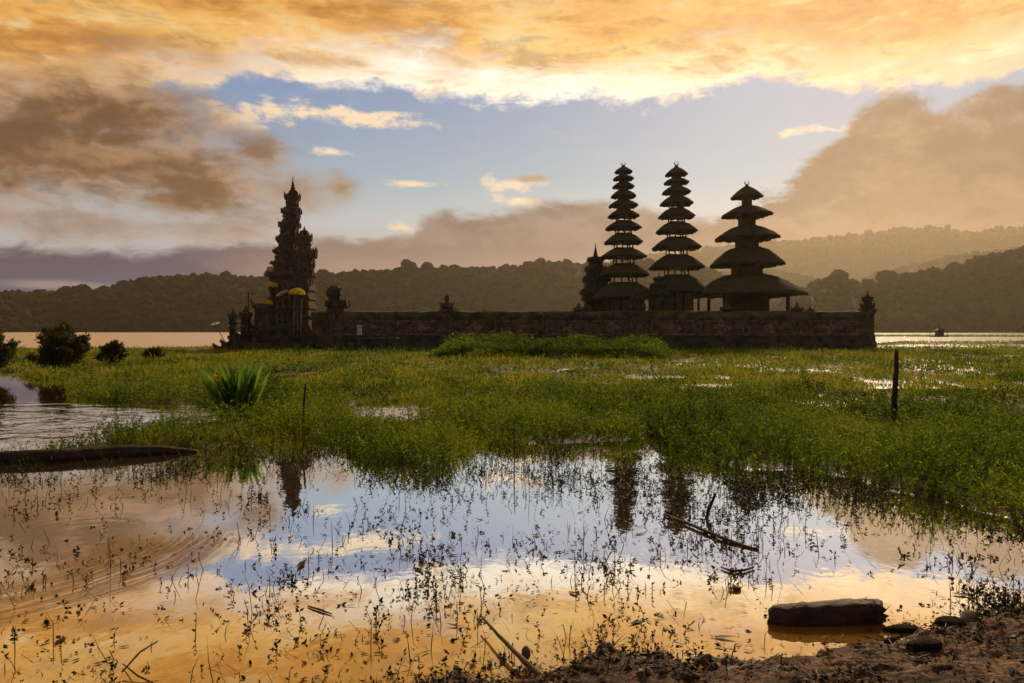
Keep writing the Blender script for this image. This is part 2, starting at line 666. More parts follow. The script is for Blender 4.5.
def bark_mat(name, c0, c1, wet=0.6):
    m = new_mat(name)
    P = objco()
    f = noise(vscale(P, .35, 1, 1), 30, 8, 0.7)
    b = noise(P, 7, 5, .6)
    c = mixc(sstep(f * 0.5 + b * 0.5, 0.36, 0.66), c0, c1)
    out_surface(principled(c, wet, 0.25, bump(f + b, 0.9, 0.02)))
    return m


def leaf_mat(name, stops, trans=0.35, scale=0.35, rough=0.55):
    """stops: base colours along the per-leaf tone attribute"""
    m = new_mat(name)
    n_ = noise(worldco(), scale, 4, 0.6)
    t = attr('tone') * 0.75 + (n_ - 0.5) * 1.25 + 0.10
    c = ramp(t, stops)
    d = principled(c, rough, 0.12)
    tr = E.nt.nodes.new('ShaderNodeBsdfTranslucent')
    E.put(tr.inputs['Color'], c)
    mx = E.nt.nodes.new('ShaderNodeMixShader')
    mx.inputs[0].default_value = trans
    E.nt.links.new(d, mx.inputs[1])
    E.nt.links.new(tr.outputs[0], mx.inputs[2])
    out_surface(mx.outputs[0])
    return m


M = {}
M['stone'] = stone_mat('dark_volcanic_stone', (0.022, 0.018, 0.015, 1), (0.1, 0.08, 0.06, 1), 0.7)
M['brick'] = stone_mat('weathered_red_masonry', (0.045, 0.03, 0.02, 1), (0.22, 0.14, 0.092, 1), 0.5, 1.8)
M['panel'] = stone_mat('pale_relief_stone', (0.07, 0.048, 0.033, 1), (0.34, 0.225, 0.15, 1), 0.35, 3.0)
M['coping'] = stone_mat('mossy_coping', (0.035, 0.028, 0.02, 1), (0.19, 0.14, 0.09, 1), 0.8, 1.5)
M['carving'] = stone_mat('carved_stone', (0.05, 0.036, 0.028, 1), (0.2, 0.135, 0.095, 1), 0.5, 4.0)
M['thatch'] = thatch_mat()
M['post_wood'] = wood_mat('shrine_timber', (0.04, 0.028, 0.018, 1), (0.13, 0.085, 0.045, 1))
M['ochre'] = wood_mat('ochre_panel', (0.09, 0.06, 0.02, 1), (0.22, 0.16, 0.045, 1), 2.0)
M['bark'] = bark_mat('wet_bark', (0.01, 0.007, 0.005, 1), (0.06, 0.038, 0.024, 1))
M['redbark'] = bark_mat('red_brown_bark', (0.012, 0.007, 0.005, 1), (0.085, 0.038, 0.022, 1), 0.55)
M['twig'] = bark_mat('dead_twig', (0.05, 0.032, 0.018, 1), (0.16, 0.10, 0.05, 1), 0.7)
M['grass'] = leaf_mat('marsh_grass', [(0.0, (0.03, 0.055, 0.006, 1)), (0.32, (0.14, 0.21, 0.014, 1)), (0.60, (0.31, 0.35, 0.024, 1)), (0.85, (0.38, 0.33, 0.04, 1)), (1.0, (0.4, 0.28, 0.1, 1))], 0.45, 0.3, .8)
M['weed'] = leaf_mat('leafy_weed', [(0.0, (0.010, 0.024, 0.004, 1)), (0.34, (0.11, 0.18, 0.012, 1)), (0.62, (0.25, 0.32, 0.02, 1)), (1.0, (0.31, 0.34, 0.04, 1))], 0.4, 0.7, 0.75)
M['water_weed'] = leaf_mat('emergent_weed', [(0.0, (0.008, 0.009, 0.004, 1)), (0.5, (0.022, 0.026, 0.008, 1)), (0.8, (0.05, 0.046, 0.014, 1)), (1.0, (0.1, 0.055, 0.025, 1))], 0.15, 1.2, 0.5)
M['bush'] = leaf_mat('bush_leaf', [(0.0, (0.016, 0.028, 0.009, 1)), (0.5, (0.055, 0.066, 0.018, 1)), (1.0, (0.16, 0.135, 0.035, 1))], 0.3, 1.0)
M['canna'] = leaf_mat('canna_leaf', [(0.0, (0.016, 0.045, 0.006, 1)), (0.45, (0.09, 0.19, 0.018, 1)), (1.0, (0.26, 0.38, 0.05, 1))], 0.5, 1.5, 0.4)


# ------------------------------------------------------------------ site survey: marsh, pools and mud bank
EDGE = np.array([(-700, 372), (-200, 372), (0, 374), (60, 374), (90, 384), (112, 402), (150, 405), (200, 405), (232, 411), (222, 420), (190, 424), (170, 432),
                 (150, 440)])
LOW = np.array([(-900, 448), (-200, 448), (0, 449), (120, 452), (190, 455), (240, 452), (285, 456), (330, 449), (370, 462), (420, 470), (470, 462), (520, 452), (570, 449),
                (610, 447), (650, 445), (680, 458), (720, 468), (760, 474), (810, 480), (860, 488), (910, 500), (960, 512), (1024, 530), (1200, 565), (1500, 600), (2200, 640)], float)
BANK = np.array([(-900, 775), (0, 735), (300, 716), (380, 701), (440, 689), (480, 678), (520, 669), (560, 662), (600, 658), (660, 657), (700, 659), (740, 652), (790, 642), (850, 634),
                 (900, 630), (940, 624), (970, 616), (1000, 606), (1024, 598), (1100, 585), (1300, 575), (2200, 560)], float)


def pix(x, y):
    y = np.maximum(y, 0.4)
    return 512 + F * x / y, HOR + F * CAM_H / y


def pond_left(px, py):
    """1 inside the open water on the left, between the bushes and the long log"""
    top = np.interp(px, [-900, 0, 55, 75, 130, 200, 240], [376, 376, 377, 396, 404, 404, 410])
    bot = np.interp(px, [-900, 0, 110, 150, 190, 225, 240], [452, 452, 446, 438, 428, 416, 411])
    w = np.minimum(py - top, bot - py)
    return sm(w, -3, 5) * sm(238 - px, 0, 18)


def marsh_mask(x, y):
    px, py = pix(x, y)
    wob = (fbm(x * 0.9, y * 0.55, 3, 4) - 0.5)
    low = np.interp(px, LOW[:, 0], LOW[:, 1]) + wob * 34 * np.clip((py - 380) / 70, 0.1, 1)
    far = np.interp(px, [-900, 100, 200, 860, 900, 1024, 1800], [348, 348, 347, 345, 341.5, 341, 341])
    m = sm(low - py, -7, 9) * sm(py - far, -0.3, 0.6)
    pond = pond_left(px + wob * 50, py + wob * 16)
    return m * (1 - pond)


def bank_mask(x, y):
    px, py = pix(x, y)
    wob = fbm(x * 3.1, y * 3.1, 11, 5, 0.6) - 0.5
    s = np.interp(px, BANK[:, 0], BANK[:, 1]) + 5 + 9 * np.exp(-((px - 820) / 85) ** 2) + wob * 64
    return sm(py - s, -24, 24)


def height(x, y):
    x, y = np.asarray(x, float), np.asarray(y, float)
    m = marsh_mask(x, y)
    b = bank_mask(x, y)
    n1 = fbm(x * 0.5, y * 0.28, 5, 5) - 0.5
    h = -0.16 + 0.2 * m + m * (0.14 * n1 + 0.0)
    px, py = pix(x, y)
    hol = sm(fbm(x * .42 + 5, y * .17, 8, 4), .59, .70) * sm(py, 350, 362) * (1 - .6 * sm(px, 640, 760))
    h = h - 0.13 * hol * m
    # a few wet hollows that show as pale streaks in the grass
    for (cx, cy, rx, ry) in ((480, 384, 75, 3.0), (590, 386, 46, 2.4), (705, 381, 60, 2.2), (860, 416, 55, 7.5), (905, 347, 60, 1.4), (215, 354, 26, 1.8), (280, 447, 32, 9), (455, 380, 30, 2), (760, 434, 45, 5), (930, 392, 70, 3)):
        h = h - 0.12 * np.exp(-((px - cx) / rx) ** 2 - ((py - cy) / ry) ** 2) * m
    h = h + 0.05 * sm(y, 46, 56) * m * sm(40 - np.abs(x - 6), 0, 12)
    cl = sm(fbm(x * 9, y * 11, 22, 4, .6), .5, .58)
    h2 = -0.14 + b * (0.215 + 0.075 * (fbm(x * 3.2, y * 3.2, 21, 5, .6) - 0.5) + 0.010 * cl + 0.034 * (fbm(x * 30, y * 30, 23, 3, .7) - 0.5))
    return np.maximum(h, h2)


def build_ground():
    rows = np.concatenate([np.linspace(332.2, 345, 24), np.linspace(346, 440, 120), np.linspace(441, 600, 150), np.linspace(601, 700, 140), np.linspace(703, 1500, 70)])
    ys = CAM_H * F / (rows - HOR)
    ys = np.concatenate([[9000.0], ys, [0.6, -6.0, -60.0]])[::-1]
    t = np.linspace(-1.6, 1.6, 760)
    X = t[None, :] * (np.abs(ys)[:, None] + 1.0) * 0.96
    Y = np.repeat(ys[:, None], len(t), 1)
    Z = height(X, np.maximum(Y, 0.9))
    Z = np.where(Y < 0.9, np.maximum(Z, 0.02), Z)
    Z = np.where(Y > 200, -0.3, Z)
    nr, nc = X.shape
    V = np.stack([X, Y, Z], 2).reshape(-1, 3)
    i = (np.arange(nr - 1)[:, None] * nc + np.arange(nc - 1)[None, :]).ravel()
    q = np.stack([i, i + 1, i + 1 + nc, i + nc], 1)
    me = np_mesh('ground', V, q, smooth=True)
    m = new_mat('wet_soil')
    P = worldco()
    sx = E.nt.nodes.new('ShaderNodeSeparateXYZ')
    E.put(sx.inputs[0], P)
    a = noise(P, 3.0, 8, 0.65)
    b = noise(vscale(P, 1, 1.6, 1, (3, 3, 3)), 22.0, 6, 0.65)
    soil = ramp(a * 0.45 + b * 0.55, [(0.36, (0.012, 0.007, 0.004, 1)), (0.47, (0.05, 0.027, 0.014, 1)), (0.55, (0.17, 0.095, 0.05, 1)), (0.68, (0.36, 0.22, 0.12, 1))])
    marsh = ramp(a, [(0.3, (0.03, 0.032, 0.009, 1)), (0.5, (0.07, 0.066, 0.016, 1)), (0.7, (0.15, 0.105, 0.04, 1))])
    c = mixc(sstep(E(sx.outputs[1]), 5.5, 7.0), soil, marsh)
    wet = sstep(E(sx.outputs[2]) + (a - 0.5) * 0.05, 0.0, 0.06)
    rgh = 0.35 + wet * 0.5
    c = mixc(wet, mixc(0.55, c, (0.012, 0.008, 0.005, 1)), c)
    out_surface(principled(c, rgh, 0.3, bump(b + a, 0.9, 0.02)))
    o = link('ground', me, m)
    tag(o, kind='structure')


build_ground()


def build_water():
    V = np.array([(-9000, -80, 0), (9000, -80, 0), (9000, 9000, 0), (-9000, 9000, 0)], float)
    me = np_mesh('lake_water', V, np.array([[0, 1, 2, 3]]))
    m = new_mat('lake_water')
    P = worldco()
    sx = E.nt.nodes.new('ShaderNodeSeparateXYZ')
    E.put(sx.inputs[0], P)
    X, Y = E(sx.outputs[0]), E(sx.outputs[1])
    far = sstep(Y, 40, 80)
    # ripples: tiny in the sheltered pools, open chop on the lake
    small = noise(vscale(P, 1, .6, 1), 3.2, 3, 0.5)
    tiny = noise(vscale(P, 1, .8, 1, (3, 1, 2)), 13.0, 2, 0.5)
    chop = noise(vscale(P, .55, 1, 1), 1.1, 5, 0.6) * 1.0 + noise(vscale(P, .18, .35, 1), 0.55, 3, 0.5)
    # wavelets running into the left pond
    dx, dy = X + 9.5, Y - 13.0
    rr = E.m('SQRT', dx * dx * 0.18 + dy * dy)
    ring = E.m('SINE', rr * 7.0 + noise(P, 0.9, 4, .6) * 13.0) * sstep(E.m('SQRT', (X + 8.2) * (X + 8.2) * .35 + (Y - 12.5) * (Y - 12.5)), 1.5, 5.0, 1, 0)
    d2 = E.m('SQRT', (X + 3.2) * (X + 3.2) + (Y - 5.75) * (Y - 5.75))
    ring2 = E.m('SINE', d2 * 42.0 + tiny * 3) * sstep(d2, 0.15, 0.95, 1, 0)
    d3 = E.m('SQRT', (X - 1.95) * (X - 1.95) + (Y - 4.9) * (Y - 4.9))
    ring3 = E.m('SINE', d3 * 60.0) * sstep(d3, 0.1, 0.5, 1, 0)
    hgt = small * 0.0014 + tiny * 0.0003 + ring * 0.005 + ring2 * 0.0001 + ring3 * 0.00007 + chop * far * (0.13 + 0.21 * sstep(X, 5, -30))
    nrm = bump(hgt, 1.0, 1.0)
    gl = E.nt.nodes.new('ShaderNodeBsdfGlossy')
    E.put(gl.inputs['Roughness'], 0.012 + far * (0.12 + 0.2 * sstep(X, 5, -30)))
    gl.inputs['Color'].default_value = (0.90, 0.92, 0.93, 1)
    E.put(gl.inputs['Normal'], nrm)
    # tannin-brown water body, and a drifting film of silt and scum in the near left corner
    cx, cy = X + 3.75, Y - 5.25
    rad = E.m('SQRT', cx * cx + cy * cy)
    ang = E.m('ARCTAN2', cy, cx)
    cb = E.nt.nodes.new('ShaderNodeCombineXYZ')
    E.put(cb.inputs[0], rad * 30.0 + noise(P, 2.2, 3, .5) * 4.5)
    E.put(cb.inputs[1], ang * 2.2)
    film_n = noise(E(cb.outputs[0]), 1.0, 6, 0.62)
    rw = rad + (noise(P, 3, 4, .6) - .5) * 0.4
    area = sstep(rw, 1.84, 1.66) * sstep(rw, 0.85, 1.15) * sstep(ang + (noise(P, 2, 3, .6) - .5) * .5, 0.42, 0.12) * sstep(ang, -1.5, -1.1)
    film = area * sstep(film_n, 0.34, 0.58)
    body = mixc(film, (0.36, 0.185, 0.018, 1), mixc(sstep(film_n, .42, .66), (0.03, 0.016, 0.007, 1), (0.32, 0.205, 0.105, 1)))
    df = E.nt.nodes.new('ShaderNodeBsdfDiffuse')
    E.put(df.inputs['Color'], body)
    lw = E.nt.nodes.new('ShaderNodeLayerWeight')
    lw.inputs['Blend'].default_value = 0.5
    facing = E(lw.outputs['Facing'])          # 1 at grazing
    refl = sstep(facing, 0.45, 0.80, 0.10, 0.98)
    refl = refl * (1 - film * 0.82)
    mx = E.nt.nodes.new('ShaderNodeMixShader')
    E.put(mx.inputs[0], refl)
    E.nt.links.new(df.outputs[0], mx.inputs[1])
    E.nt.links.new(gl.outputs[0], mx.inputs[2])
    out_surface(mx.outputs[0])
    o = link('lake_water', me, m)
    tag(o, kind='structure')


build_water()

# ------------------------------------------------------------------ hills and their forest
RIDGES = {
    'left': dict(shore=900, ridge=1060, pts=[(-900, 300), (-300, 297), (-100, 295), (0, 292), (60, 293), (100, 288), (140, 283), (165, 278), (200, 275), (225, 275), (255, 279), (290, 277), (330, 274), (370, 271),
                                             (420, 268), (470, 267), (530, 266), (585, 264), (620, 262), (660, 264), (700, 270), (760, 286), (820, 304), (900, 318), (1000, 325)]),
    'middle': dict(shore=1750, ridge=2000, pts=[(380, 322), (460, 315), (540, 300), (600, 282), (650, 273), (700, 272), (740, 270), (770, 268), (800, 276), (840, 283), (870, 276), (905, 266), (950, 256), (1000, 250), (1060, 243), (1300, 240), (1900, 250)]),
    'back': dict(shore=2500, ridge=2800, pts=[(420, 320), (520, 296), (580, 272), (610, 262), (650, 254), (700, 249), (745, 243), (770, 240), (800, 239), (825, 238), (850, 233), (880, 230), (905, 226), (940, 228), (975, 229), (1024, 224), (1200, 214), (1900, 230)]),
    'right': dict(shore=640, ridge=800, pts=[(690, 326), (760, 316), (790, 300), (808, 288), (825, 280), (842, 279), (862, 287), (880, 285), (900, 276), (930, 273), (955, 269), (985, 261), (1005, 255), (1030, 249), (1080, 240), (1300, 226), (1900, 230)]),
}


def ico(sub):
    import bmesh
    bm = bmesh.new()
    bmesh.ops.create_icosphere(bm, subdivisions=sub, radius=1.0)
    v = np.array([p.co for p in bm.verts])
    f = np.array([[q.index for q in t.verts] for t in bm.faces])
    bm.free()
    return v, f


ICO_V, ICO_F = ico(2)


def build_hills():
    m_soil = new_mat('hill_ground')
    n_ = noise(worldco(), 0.02, 5, .6)
    out_surface(principled(mixc(n_, (0.03, 0.035, 0.014, 1), (0.07, 0.066, 0.03, 1)), 0.95, 0.05))
    m_tree = new_mat('forest_canopy')
    t = attr('tone')
    P = worldco()
    leafn = noise(P, 0.4, 5, .75)
    c = ramp(t * 0.7 + leafn * 0.5 - 0.1, [(0.0, (0.010, 0.014, 0.006, 1)), (0.45, (0.024, 0.029, 0.010, 1)), (0.8, (0.045, 0.045, 0.016, 1)), (1.0, (0.07, 0.06, 0.024, 1))])
    out_surface(principled(c, 0.95, 0.03, bump(leafn, 1.0, 2.0)))
    for key, d in RIDGES.items():
        pts = np.array(d['pts'], float)
        ys0, yr = d['shore'], d['ridge']
        pxs = np.arange(pts[0, 0], pts[-1, 0], 5.0)
        prof = np.concatenate([np.linspace(0, 1, 22), np.linspace(1.1, 2.2, 8)])
        seed = len(key) * 7

        def hz(px, tt):
            ridge_h = CAM_H + (HOR - np.interp(px, pts[:, 0], pts[:, 1]) - 3.2) / F * yr
            p = np.where(tt < 1, np.sin(np.clip(tt, 0, 1) * np.pi / 2) ** 0.9, 1 - 0.25 * np.maximum(tt - 1, 0) ** 1.5)
            wx = (px - 512) / F * yr
            gully = (fbm(wx / 90.0 + tt * 0.6, tt * 2.0, seed, 4) - 0.5) * 0.34 * np.sin(np.clip(tt, 0, 1) * np.pi) ** 0.7
            return ridge_h * np.clip(p + gully, -0.02, 1.6) - 1.0 * (tt <= 0)

        PX, T = np.meshgrid(pxs, prof)
        Yv = ys0 + T * (yr - ys0) + (fbm(PX / 70.0, T * 0 + 1, seed + 3, 3) - 0.5) * 60 * (1 - np.clip(T, 0, 1))
        Xv = (PX - 512) / F * Yv
        Zv = hz(PX, T)
        nr, nc = PX.shape
        i = (np.arange(nr - 1)[:, None] * nc + np.arange(nc - 1)[None, :]).ravel()
        me = np_mesh('hills', np.stack([Xv, Yv, Zv], 2).reshape(-1, 3), np.stack([i, i + 1, i + 1 + nc, i + nc], 1), smooth=True)
        o = link('hills', me, m_soil)
        tag(o, kind='structure')
        # canopy
        k = yr / 1330.0
        lo, hi = max(pts[0, 0], -260), min(pts[-1, 0], 1290)
        n = int((hi - lo) * 5.0)
        tp = rng.uniform(lo, hi, n)
        tt = rng.uniform(0.0, 1.0, n) ** 0.8 * 1.04
        nridge = int((hi - lo) / 3.0)
        tp = np.concatenate([tp, rng.uniform(lo, hi, nridge), rng.uniform(lo, hi, nridge)])
        tt = np.concatenate([tt, rng.uniform(0.95, 1.05, nridge), rng.uniform(0.0, 0.06, nridge)])
        n = len(tp)
        ty = ys0 + tt * (yr - ys0) + (fbm(tp / 70.0, tp * 0 + 1, seed + 3, 3) - 0.5) * 60 * (1 - np.clip(tt, 0, 1))
        tx = (tp - 512) / F * ty
        tz = hz(tp, tt)
        size = rng.lognormal(0, 0.45, n) * 2.5 * (0.62 + 0.5 * k)
        tall = np.where(rng.random(n) < 0.06, 1.5, 1.0)
        tone0 = np.clip(rng.normal(0.45, 0.2, n) + (fbm(tx / 120, ty / 120, 40, 3) - .5), 0, 1)
        Vs, Fs, Ts = [], [], []
        nv = len(ICO_V)
        for b in range(2):
            a = rng.uniform(0, 6.28, n)
            off = size * (0.5 if b else 0.0)
            r = size * (rng.uniform(0.55, 0.8, n) if b else rng.uniform(0.85, 1.1, n))
            c = np.stack([tx + np.cos(a) * off, ty + np.sin(a) * off, tz + size * (0.55 * tall if b == 0 else 0.2 * tall + rng.uniform(0, .5, n))], 1)
            jit = 1 + rng.normal(0, 0.17, (n, nv, 1))
            v = c[:, None, :] + ICO_V[None] * jit * r[:, None, None] * np.array([1, 1, 0.85])
            Vs.append(v.reshape(-1, 3))
            Fs.append((np.arange(n)[:, None, None] * nv + ICO_F[None]).reshape(-1, 3) + b * n * nv)
            Ts.append(np.repeat(tone0, nv) + rng.normal(0, 0.08, n * nv))
        me = np_mesh('forest', np.concatenate(Vs), None, np.concatenate(Fs), np.concatenate(Ts), smooth=True)
        o = link('forest', me, m_tree)
        lab = {'left': 'dark forest covering the low hills across the lake', 'middle': 'hazy forest on the fold of hills behind the shrines',
               'back': 'pale forest on the farthest misty ridge', 'right': 'dark green forest on the near hill at the right shore'}[key]
        tag(o, lab, 'forest', kind='stuff')


build_hills()

# ------------------------------------------------------------------ evening haze over the lake basin
def build_haze():
    mb = MB()
    mb.box((0, 1650, 214.0), 5600, 1950, 216.0)
    m = new_mat('haze')
    v = E.nt.nodes.new('ShaderNodeVolumePrincipled')
    v.inputs['Color'].default_value = (1.0, 0.85, 0.64, 1)
    v.inputs['Density'].default_value = HAZE_DENSITY
    v.inputs['Anisotropy'].default_value = 0.70
    o_ = E.nt.nodes.new('ShaderNodeOutputMaterial')
    E.nt.links.new(v.outputs[0], o_.inputs['Volume'])
    m.cycles.volume_step_rate = 1.0
    o = mb.build('haze', m)
    tag(o, kind='stuff')


HAZE_DENSITY = 0.000125
build_haze()


# ------------------------------------------------------------------ temple: enclosure wall
YW = 57.6                                   # the wall stands this far off


def zx(px, py, y):
    p = at(px, py, y)
    return p.x, p.z


def X_(px, y): return (px - 512.0) / F * y
def Z_(py, y): return CAM_H - (py - HOR) / F * y
def S_(d, y): return d / F * y


def carve(mb, cx, cy, z0, z1, hw, hd, n, size, front_only=True):
    """small raised carvings over a block's faces"""
    for _ in range(n):
        z = random.uniform(z0, z1)
        s = size * random.uniform(0.5, 1.2)
        if front_only or random.random() < 0.6:
            x = cx + random.uniform(-hw, hw)
            mb.frustum((x, cy - hd), s, s * 0.5, z, z + s * 1.6, s * 0.7, s * 0.3, random.uniform(-0.3, 0.3))
        else:
            sx = random.choice((-1, 1))
            mb.frustum((cx + sx * hw, cy + random.uniform(-hd, hd)), s * 0.7, s * .3, z, z + s * 1.6, s, s * .5)


def coping_run(x0, x1, y, ztop, parent, hw=0.5, name='coping'):
    """stepped, sagging coping course with a rounded mossy top"""
    mb = MB()
    n = max(2, int(abs(x1 - x0) / 0.45))
    prof = [(-hw * 0.66, -0.62), (-hw * 0.78, -0.60), (-hw * 0.78, -0.47), (-hw, -0.45), (-hw * 1.02, -0.22), (-hw * 0.9, -0.16), (-hw * 0.82, -0.04), (-hw * 0.45, 0.03), (0, 0.06),
            (hw * 0.45, 0.03), (hw * 0.82, -0.04), (hw, -0.2), (hw, -0.45), (hw * 0.66, -0.62)]
    k = len(prof)
    vs = []
    for i in range(n + 1):
        x = x0 + (x1 - x0) * i / n
        w = 0.05 * (float(fbm(x * 0.7, 3.0, 61, 4)) - 0.5)
        for (dy, dz) in prof:
            j = 0.035 if 0 < i < n else 0
            vs.append((x, y + dy + random.uniform(-j, j) * .6, ztop + dz + (w * 2.2 if dz > -.3 else w) + random.uniform(-j, j)))
    fs = []
    for i in range(n):
        for q in range(k):
            a, b = i * k + q, i * k + (q + 1) % k
            fs.append((a, a + k, b + k, b))
    fs.append(tuple(range(k)))
    fs.append(tuple(n * k + q for q in range(k - 1, -1, -1)))
    mb.add(vs, fs)
    return mb.build(name, M['coping'], parent)


def finial_urn(mb, cx, cy, z, s):
    """stacked stone finial: collar, winged block, bud"""
    mb.frustum((cx, cy), s * .6, s * .75, z, z + s * .35)
    mb.frustum((cx, cy), s * 1.0, s * 1.0, z + s * .35, z + s * .62)
    for a in range(4):
        q = a * math.pi / 2 + math.pi / 4
        mb.horn((cx + math.cos(q) * s * 1.0, cy + math.sin(q) * s * 1.0, z + s * .4), (math.cos(q), math.sin(q)), s * .7, s * .75, 0.5)
    mb.frustum((cx, cy), s * .75, s * .5, z + s * .62, z + s * 1.0)
    mb.lathe((cx, cy), [(s * .42, z + s * 1.0), (s * .5, z + s * 1.2), (s * .34, z + s * 1.5), (s * .2, z + s * 1.65), (s * .26, z + s * 1.8), (s * .05, z + s * 2.15)], 10)


def build_wall():
    y = YW
    t = thing('temple_wall', 'long low weathered masonry wall with mossy coping in front of the shrines', 'wall', (X_(597, y), y, 0))
    zt = Z_(311.5, y)
    x0, x1 = X_(338, y), X_(866, y)
    xj = X_(540.5, y)
    # plinth
    mb = MB()
    for a, b in ((x0, xj - .02), (xj + .02, x1)):
        n = int((b - a) / 1.1)
        for i in range(n):
            xa, xb = a + (b - a) * i / n, a + (b - a) * (i + 1) / n - 0.006
            j = random.uniform(-.02, .03)
            mb.frustum(((xa + xb) / 2, y), (xb - xa) / 2, (xb - xa) / 2, -0.2, 0.62 + random.uniform(-.015, .015), 0.52 + j, 0.50 + j)
            mb.frustum(((xa + xb) / 2, y), (xb - xa) / 2, (xb - xa) / 2, 0.62, 0.98 + random.uniform(-.02, .02), 0.42 + j, 0.40 + j)
            mb.frustum(((xa + xb) / 2, y), (xb - xa) / 2, (xb - xa) / 2, 0.98, 1.14 + random.uniform(-.01, .01), 0.46 + j, 0.44 + j)
    mb.build('plinth', M['stone'], t)
    mb = MB()
    for a, b in ((x0, xj - .06), (xj + .06, x1)):
        mb.frustum(((a + b) / 2, y), (b - a) / 2, (b - a) / 2, 1.13, zt - 0.55, 0.29, 0.27)
    mb.frustum((xj, y + .05), .075, .075, -.1, zt - .2, .2, .2)
    # courses of slightly uneven blocks on the face
    z = 1.16
    while z < zt - .62:
        h = 0.15
        x = x0
        while x < x1 - .3:
            w = random.uniform(.3, .6)
            if not (x < xj < x + w):
                mb.box((x + w / 2, y - 0.29 + random.uniform(-.012, .012), z + h / 2), w / 2 - .006, 0.02, h / 2 - .006)
            x += w
        z += h
    mb.build('wall_body', M['brick'], t)
    # framed relief panels
    for pa, pb in ((344, 392), (398, 441), (455, 496), (501, 537), (546, 586), (590, 632), (650, 694), (699, 742), (747, 794), (799, 856)):
        a, b = X_(pa, y), X_(pb, y)
        za, zb = 1.2, zt - 0.68
        mb = MB()
        yy = y - 0.33
        mb.box(((a + b) / 2, yy, za + .05), (b - a) / 2, .035, .05)
        mb.box(((a + b) / 2, yy, zb - .05), (b - a) / 2, .035, .05)
        mb.box((a + .05, yy, (za + zb) / 2), .05, .033, (zb - za) / 2 - .1)
        mb.box((b - .05, yy, (za + zb) / 2), .05, .033, (zb - za) / 2 - .1)
        cx, cz = (a + b) / 2, (za + zb) / 2
        # lozenge medallion and corner leaves
        for rr, th in ((0.52, .03), (.34, .045), (.16, .06)):
            w_ = rr * (b - a) * .5
            h_ = rr * (zb - za) * .8
            mb.add([(cx - w_, yy, cz), (cx, yy, cz - h_), (cx + w_, yy, cz), (cx, yy, cz + h_),
                    (cx - w_ * .85, yy - th, cz), (cx, yy - th, cz - h_ * .85), (cx + w_ * .85, yy - th, cz), (cx, yy - th, cz + h_ * .85)],
                   [(4, 5, 6, 7), (0, 1, 5, 4), (1, 2, 6, 5), (2, 3, 7, 6), (3, 0, 4, 7)])
        for k in range(26):
            s = random.uniform(.03, .075)
            mb.frustum((random.uniform(a + .2, b - .2), yy + .01), s, s * .5, *(lambda z0: (z0, z0 + s * 1.5))(random.uniform(za + .12, zb - .22)), .05, .03, random.uniform(-.4, .4))
        mb.build('relief_panel', M['panel'], t)
    coping_run(x0 - .1, xj - .08, y, zt, t)
    coping_run(xj + .08, x1 + .1, y, zt - 0.02, t)
    # piers
    def pier(px, hw_px, top_py, fin, plain=False):
        cx = X_(px, y)
        kf = 1 / (1 + abs(px - 512) / F)      # a square pier seen aslant shows its flank too
        hw = S_(hw_px, y) * kf
        z1 = Z_(top_py, y)
        mb = MB()
        mb.frustum((cx, y), hw * 1.35, hw * 1.3, -0.2, 0.7)
        mb.frustum((cx, y), hw * 1.18, hw * 1.12, .7, 1.15)
        mb.frustum((cx, y), hw, hw * .96, 1.15, z1 - .5)
        for k_ in range(3):
            mb.frustum((cx, y), hw * (1.06 + .12 * k_), hw * (1.12 + .12 * k_), z1 - .5 + k_ * .165, z1 - .5 + (k_ + 1) * .165 - .005)
        carve(mb, cx, y, 1.3, z1 - .6, hw * .8, hw * 1.0, 14, .06)
        p = mb.build('pillar', M['carving'], t, bevel=.015)
        mb = MB()
        fin(mb, cx, z1)
        mb.v = [(cx + (a - cx) * kf, y + (b - y) * kf, c) for a, b, c in mb.v]
        mb.build('finial', M['stone'], p)
    # tall corner pillar beside the gate: two heavy caps
    def fin_a(mb, cx, z1):
        u = S_(1, y)
        mb.frustum((cx + .06, y), u * 9.5, u * 12, z1, z1 + u * 3)
        mb.frustum((cx + .06, y), u * 12, u * 11, z1 + u * 3, z1 + u * 8)
        for q in range(4):
            an = q * math.pi / 2 + math.pi / 4
            mb.horn((cx + .06 + math.cos(an) * u * 13, y + math.sin(an) * u * 13, z1 + u * 2), (math.cos(an), math.sin(an)), u * 7, u * 7, .45)
        mb.frustum((cx - .1, y), u * 7.5, u * 6, z1 + u * 8, z1 + u * 11.5)
        mb.frustum((cx - .2, y), u * 7.5, u * 8.8, z1 + u * 11.5, z1 + u * 14)
        mb.frustum((cx - .2, y), u * 8.8, u * 8.0, z1 + u * 14, z1 + u * 20)
        mb.frustum((cx - .2, y), u * 7.0, u * 4.5, z1 + u * 20, z1 + u * 23)
        carve(mb, cx, y, z1 + u * 2, z1 + u * 20, u * 8, u * 8.6, 26, .09)
    pier(337, 8, 309, fin_a)
    def fin_b(mb, cx, z1):
        u = S_(1, y)
        mb.frustum((cx, y), u * 5, u * 7, z1, z1 + u * 2)
        mb.frustum((cx, y), u * 7.2, u * 5.6, z1 + u * 2, z1 + u * 6)
        for s_ in (-1, 1):
            mb.horn((cx + s_ * u * 6, y, z1 + u * 3), (s_, 0), u * 4, u * 4.5, .4)
        mb.frustum((cx, y), u * 2.4, u * 2, z1 + u * 6, z1 + u * 10)
        mb.frustum((cx, y), u * 3, u * 2.4, z1 + u * 10, z1 + u * 12)
        mb.lathe((cx, y), [(u * 2, z1 + u * 12), (u * 1.5, z1 + u * 13.5), (u * .3, z1 + u * 15)], 8)
    pier(447, 6, 309, fin_b)
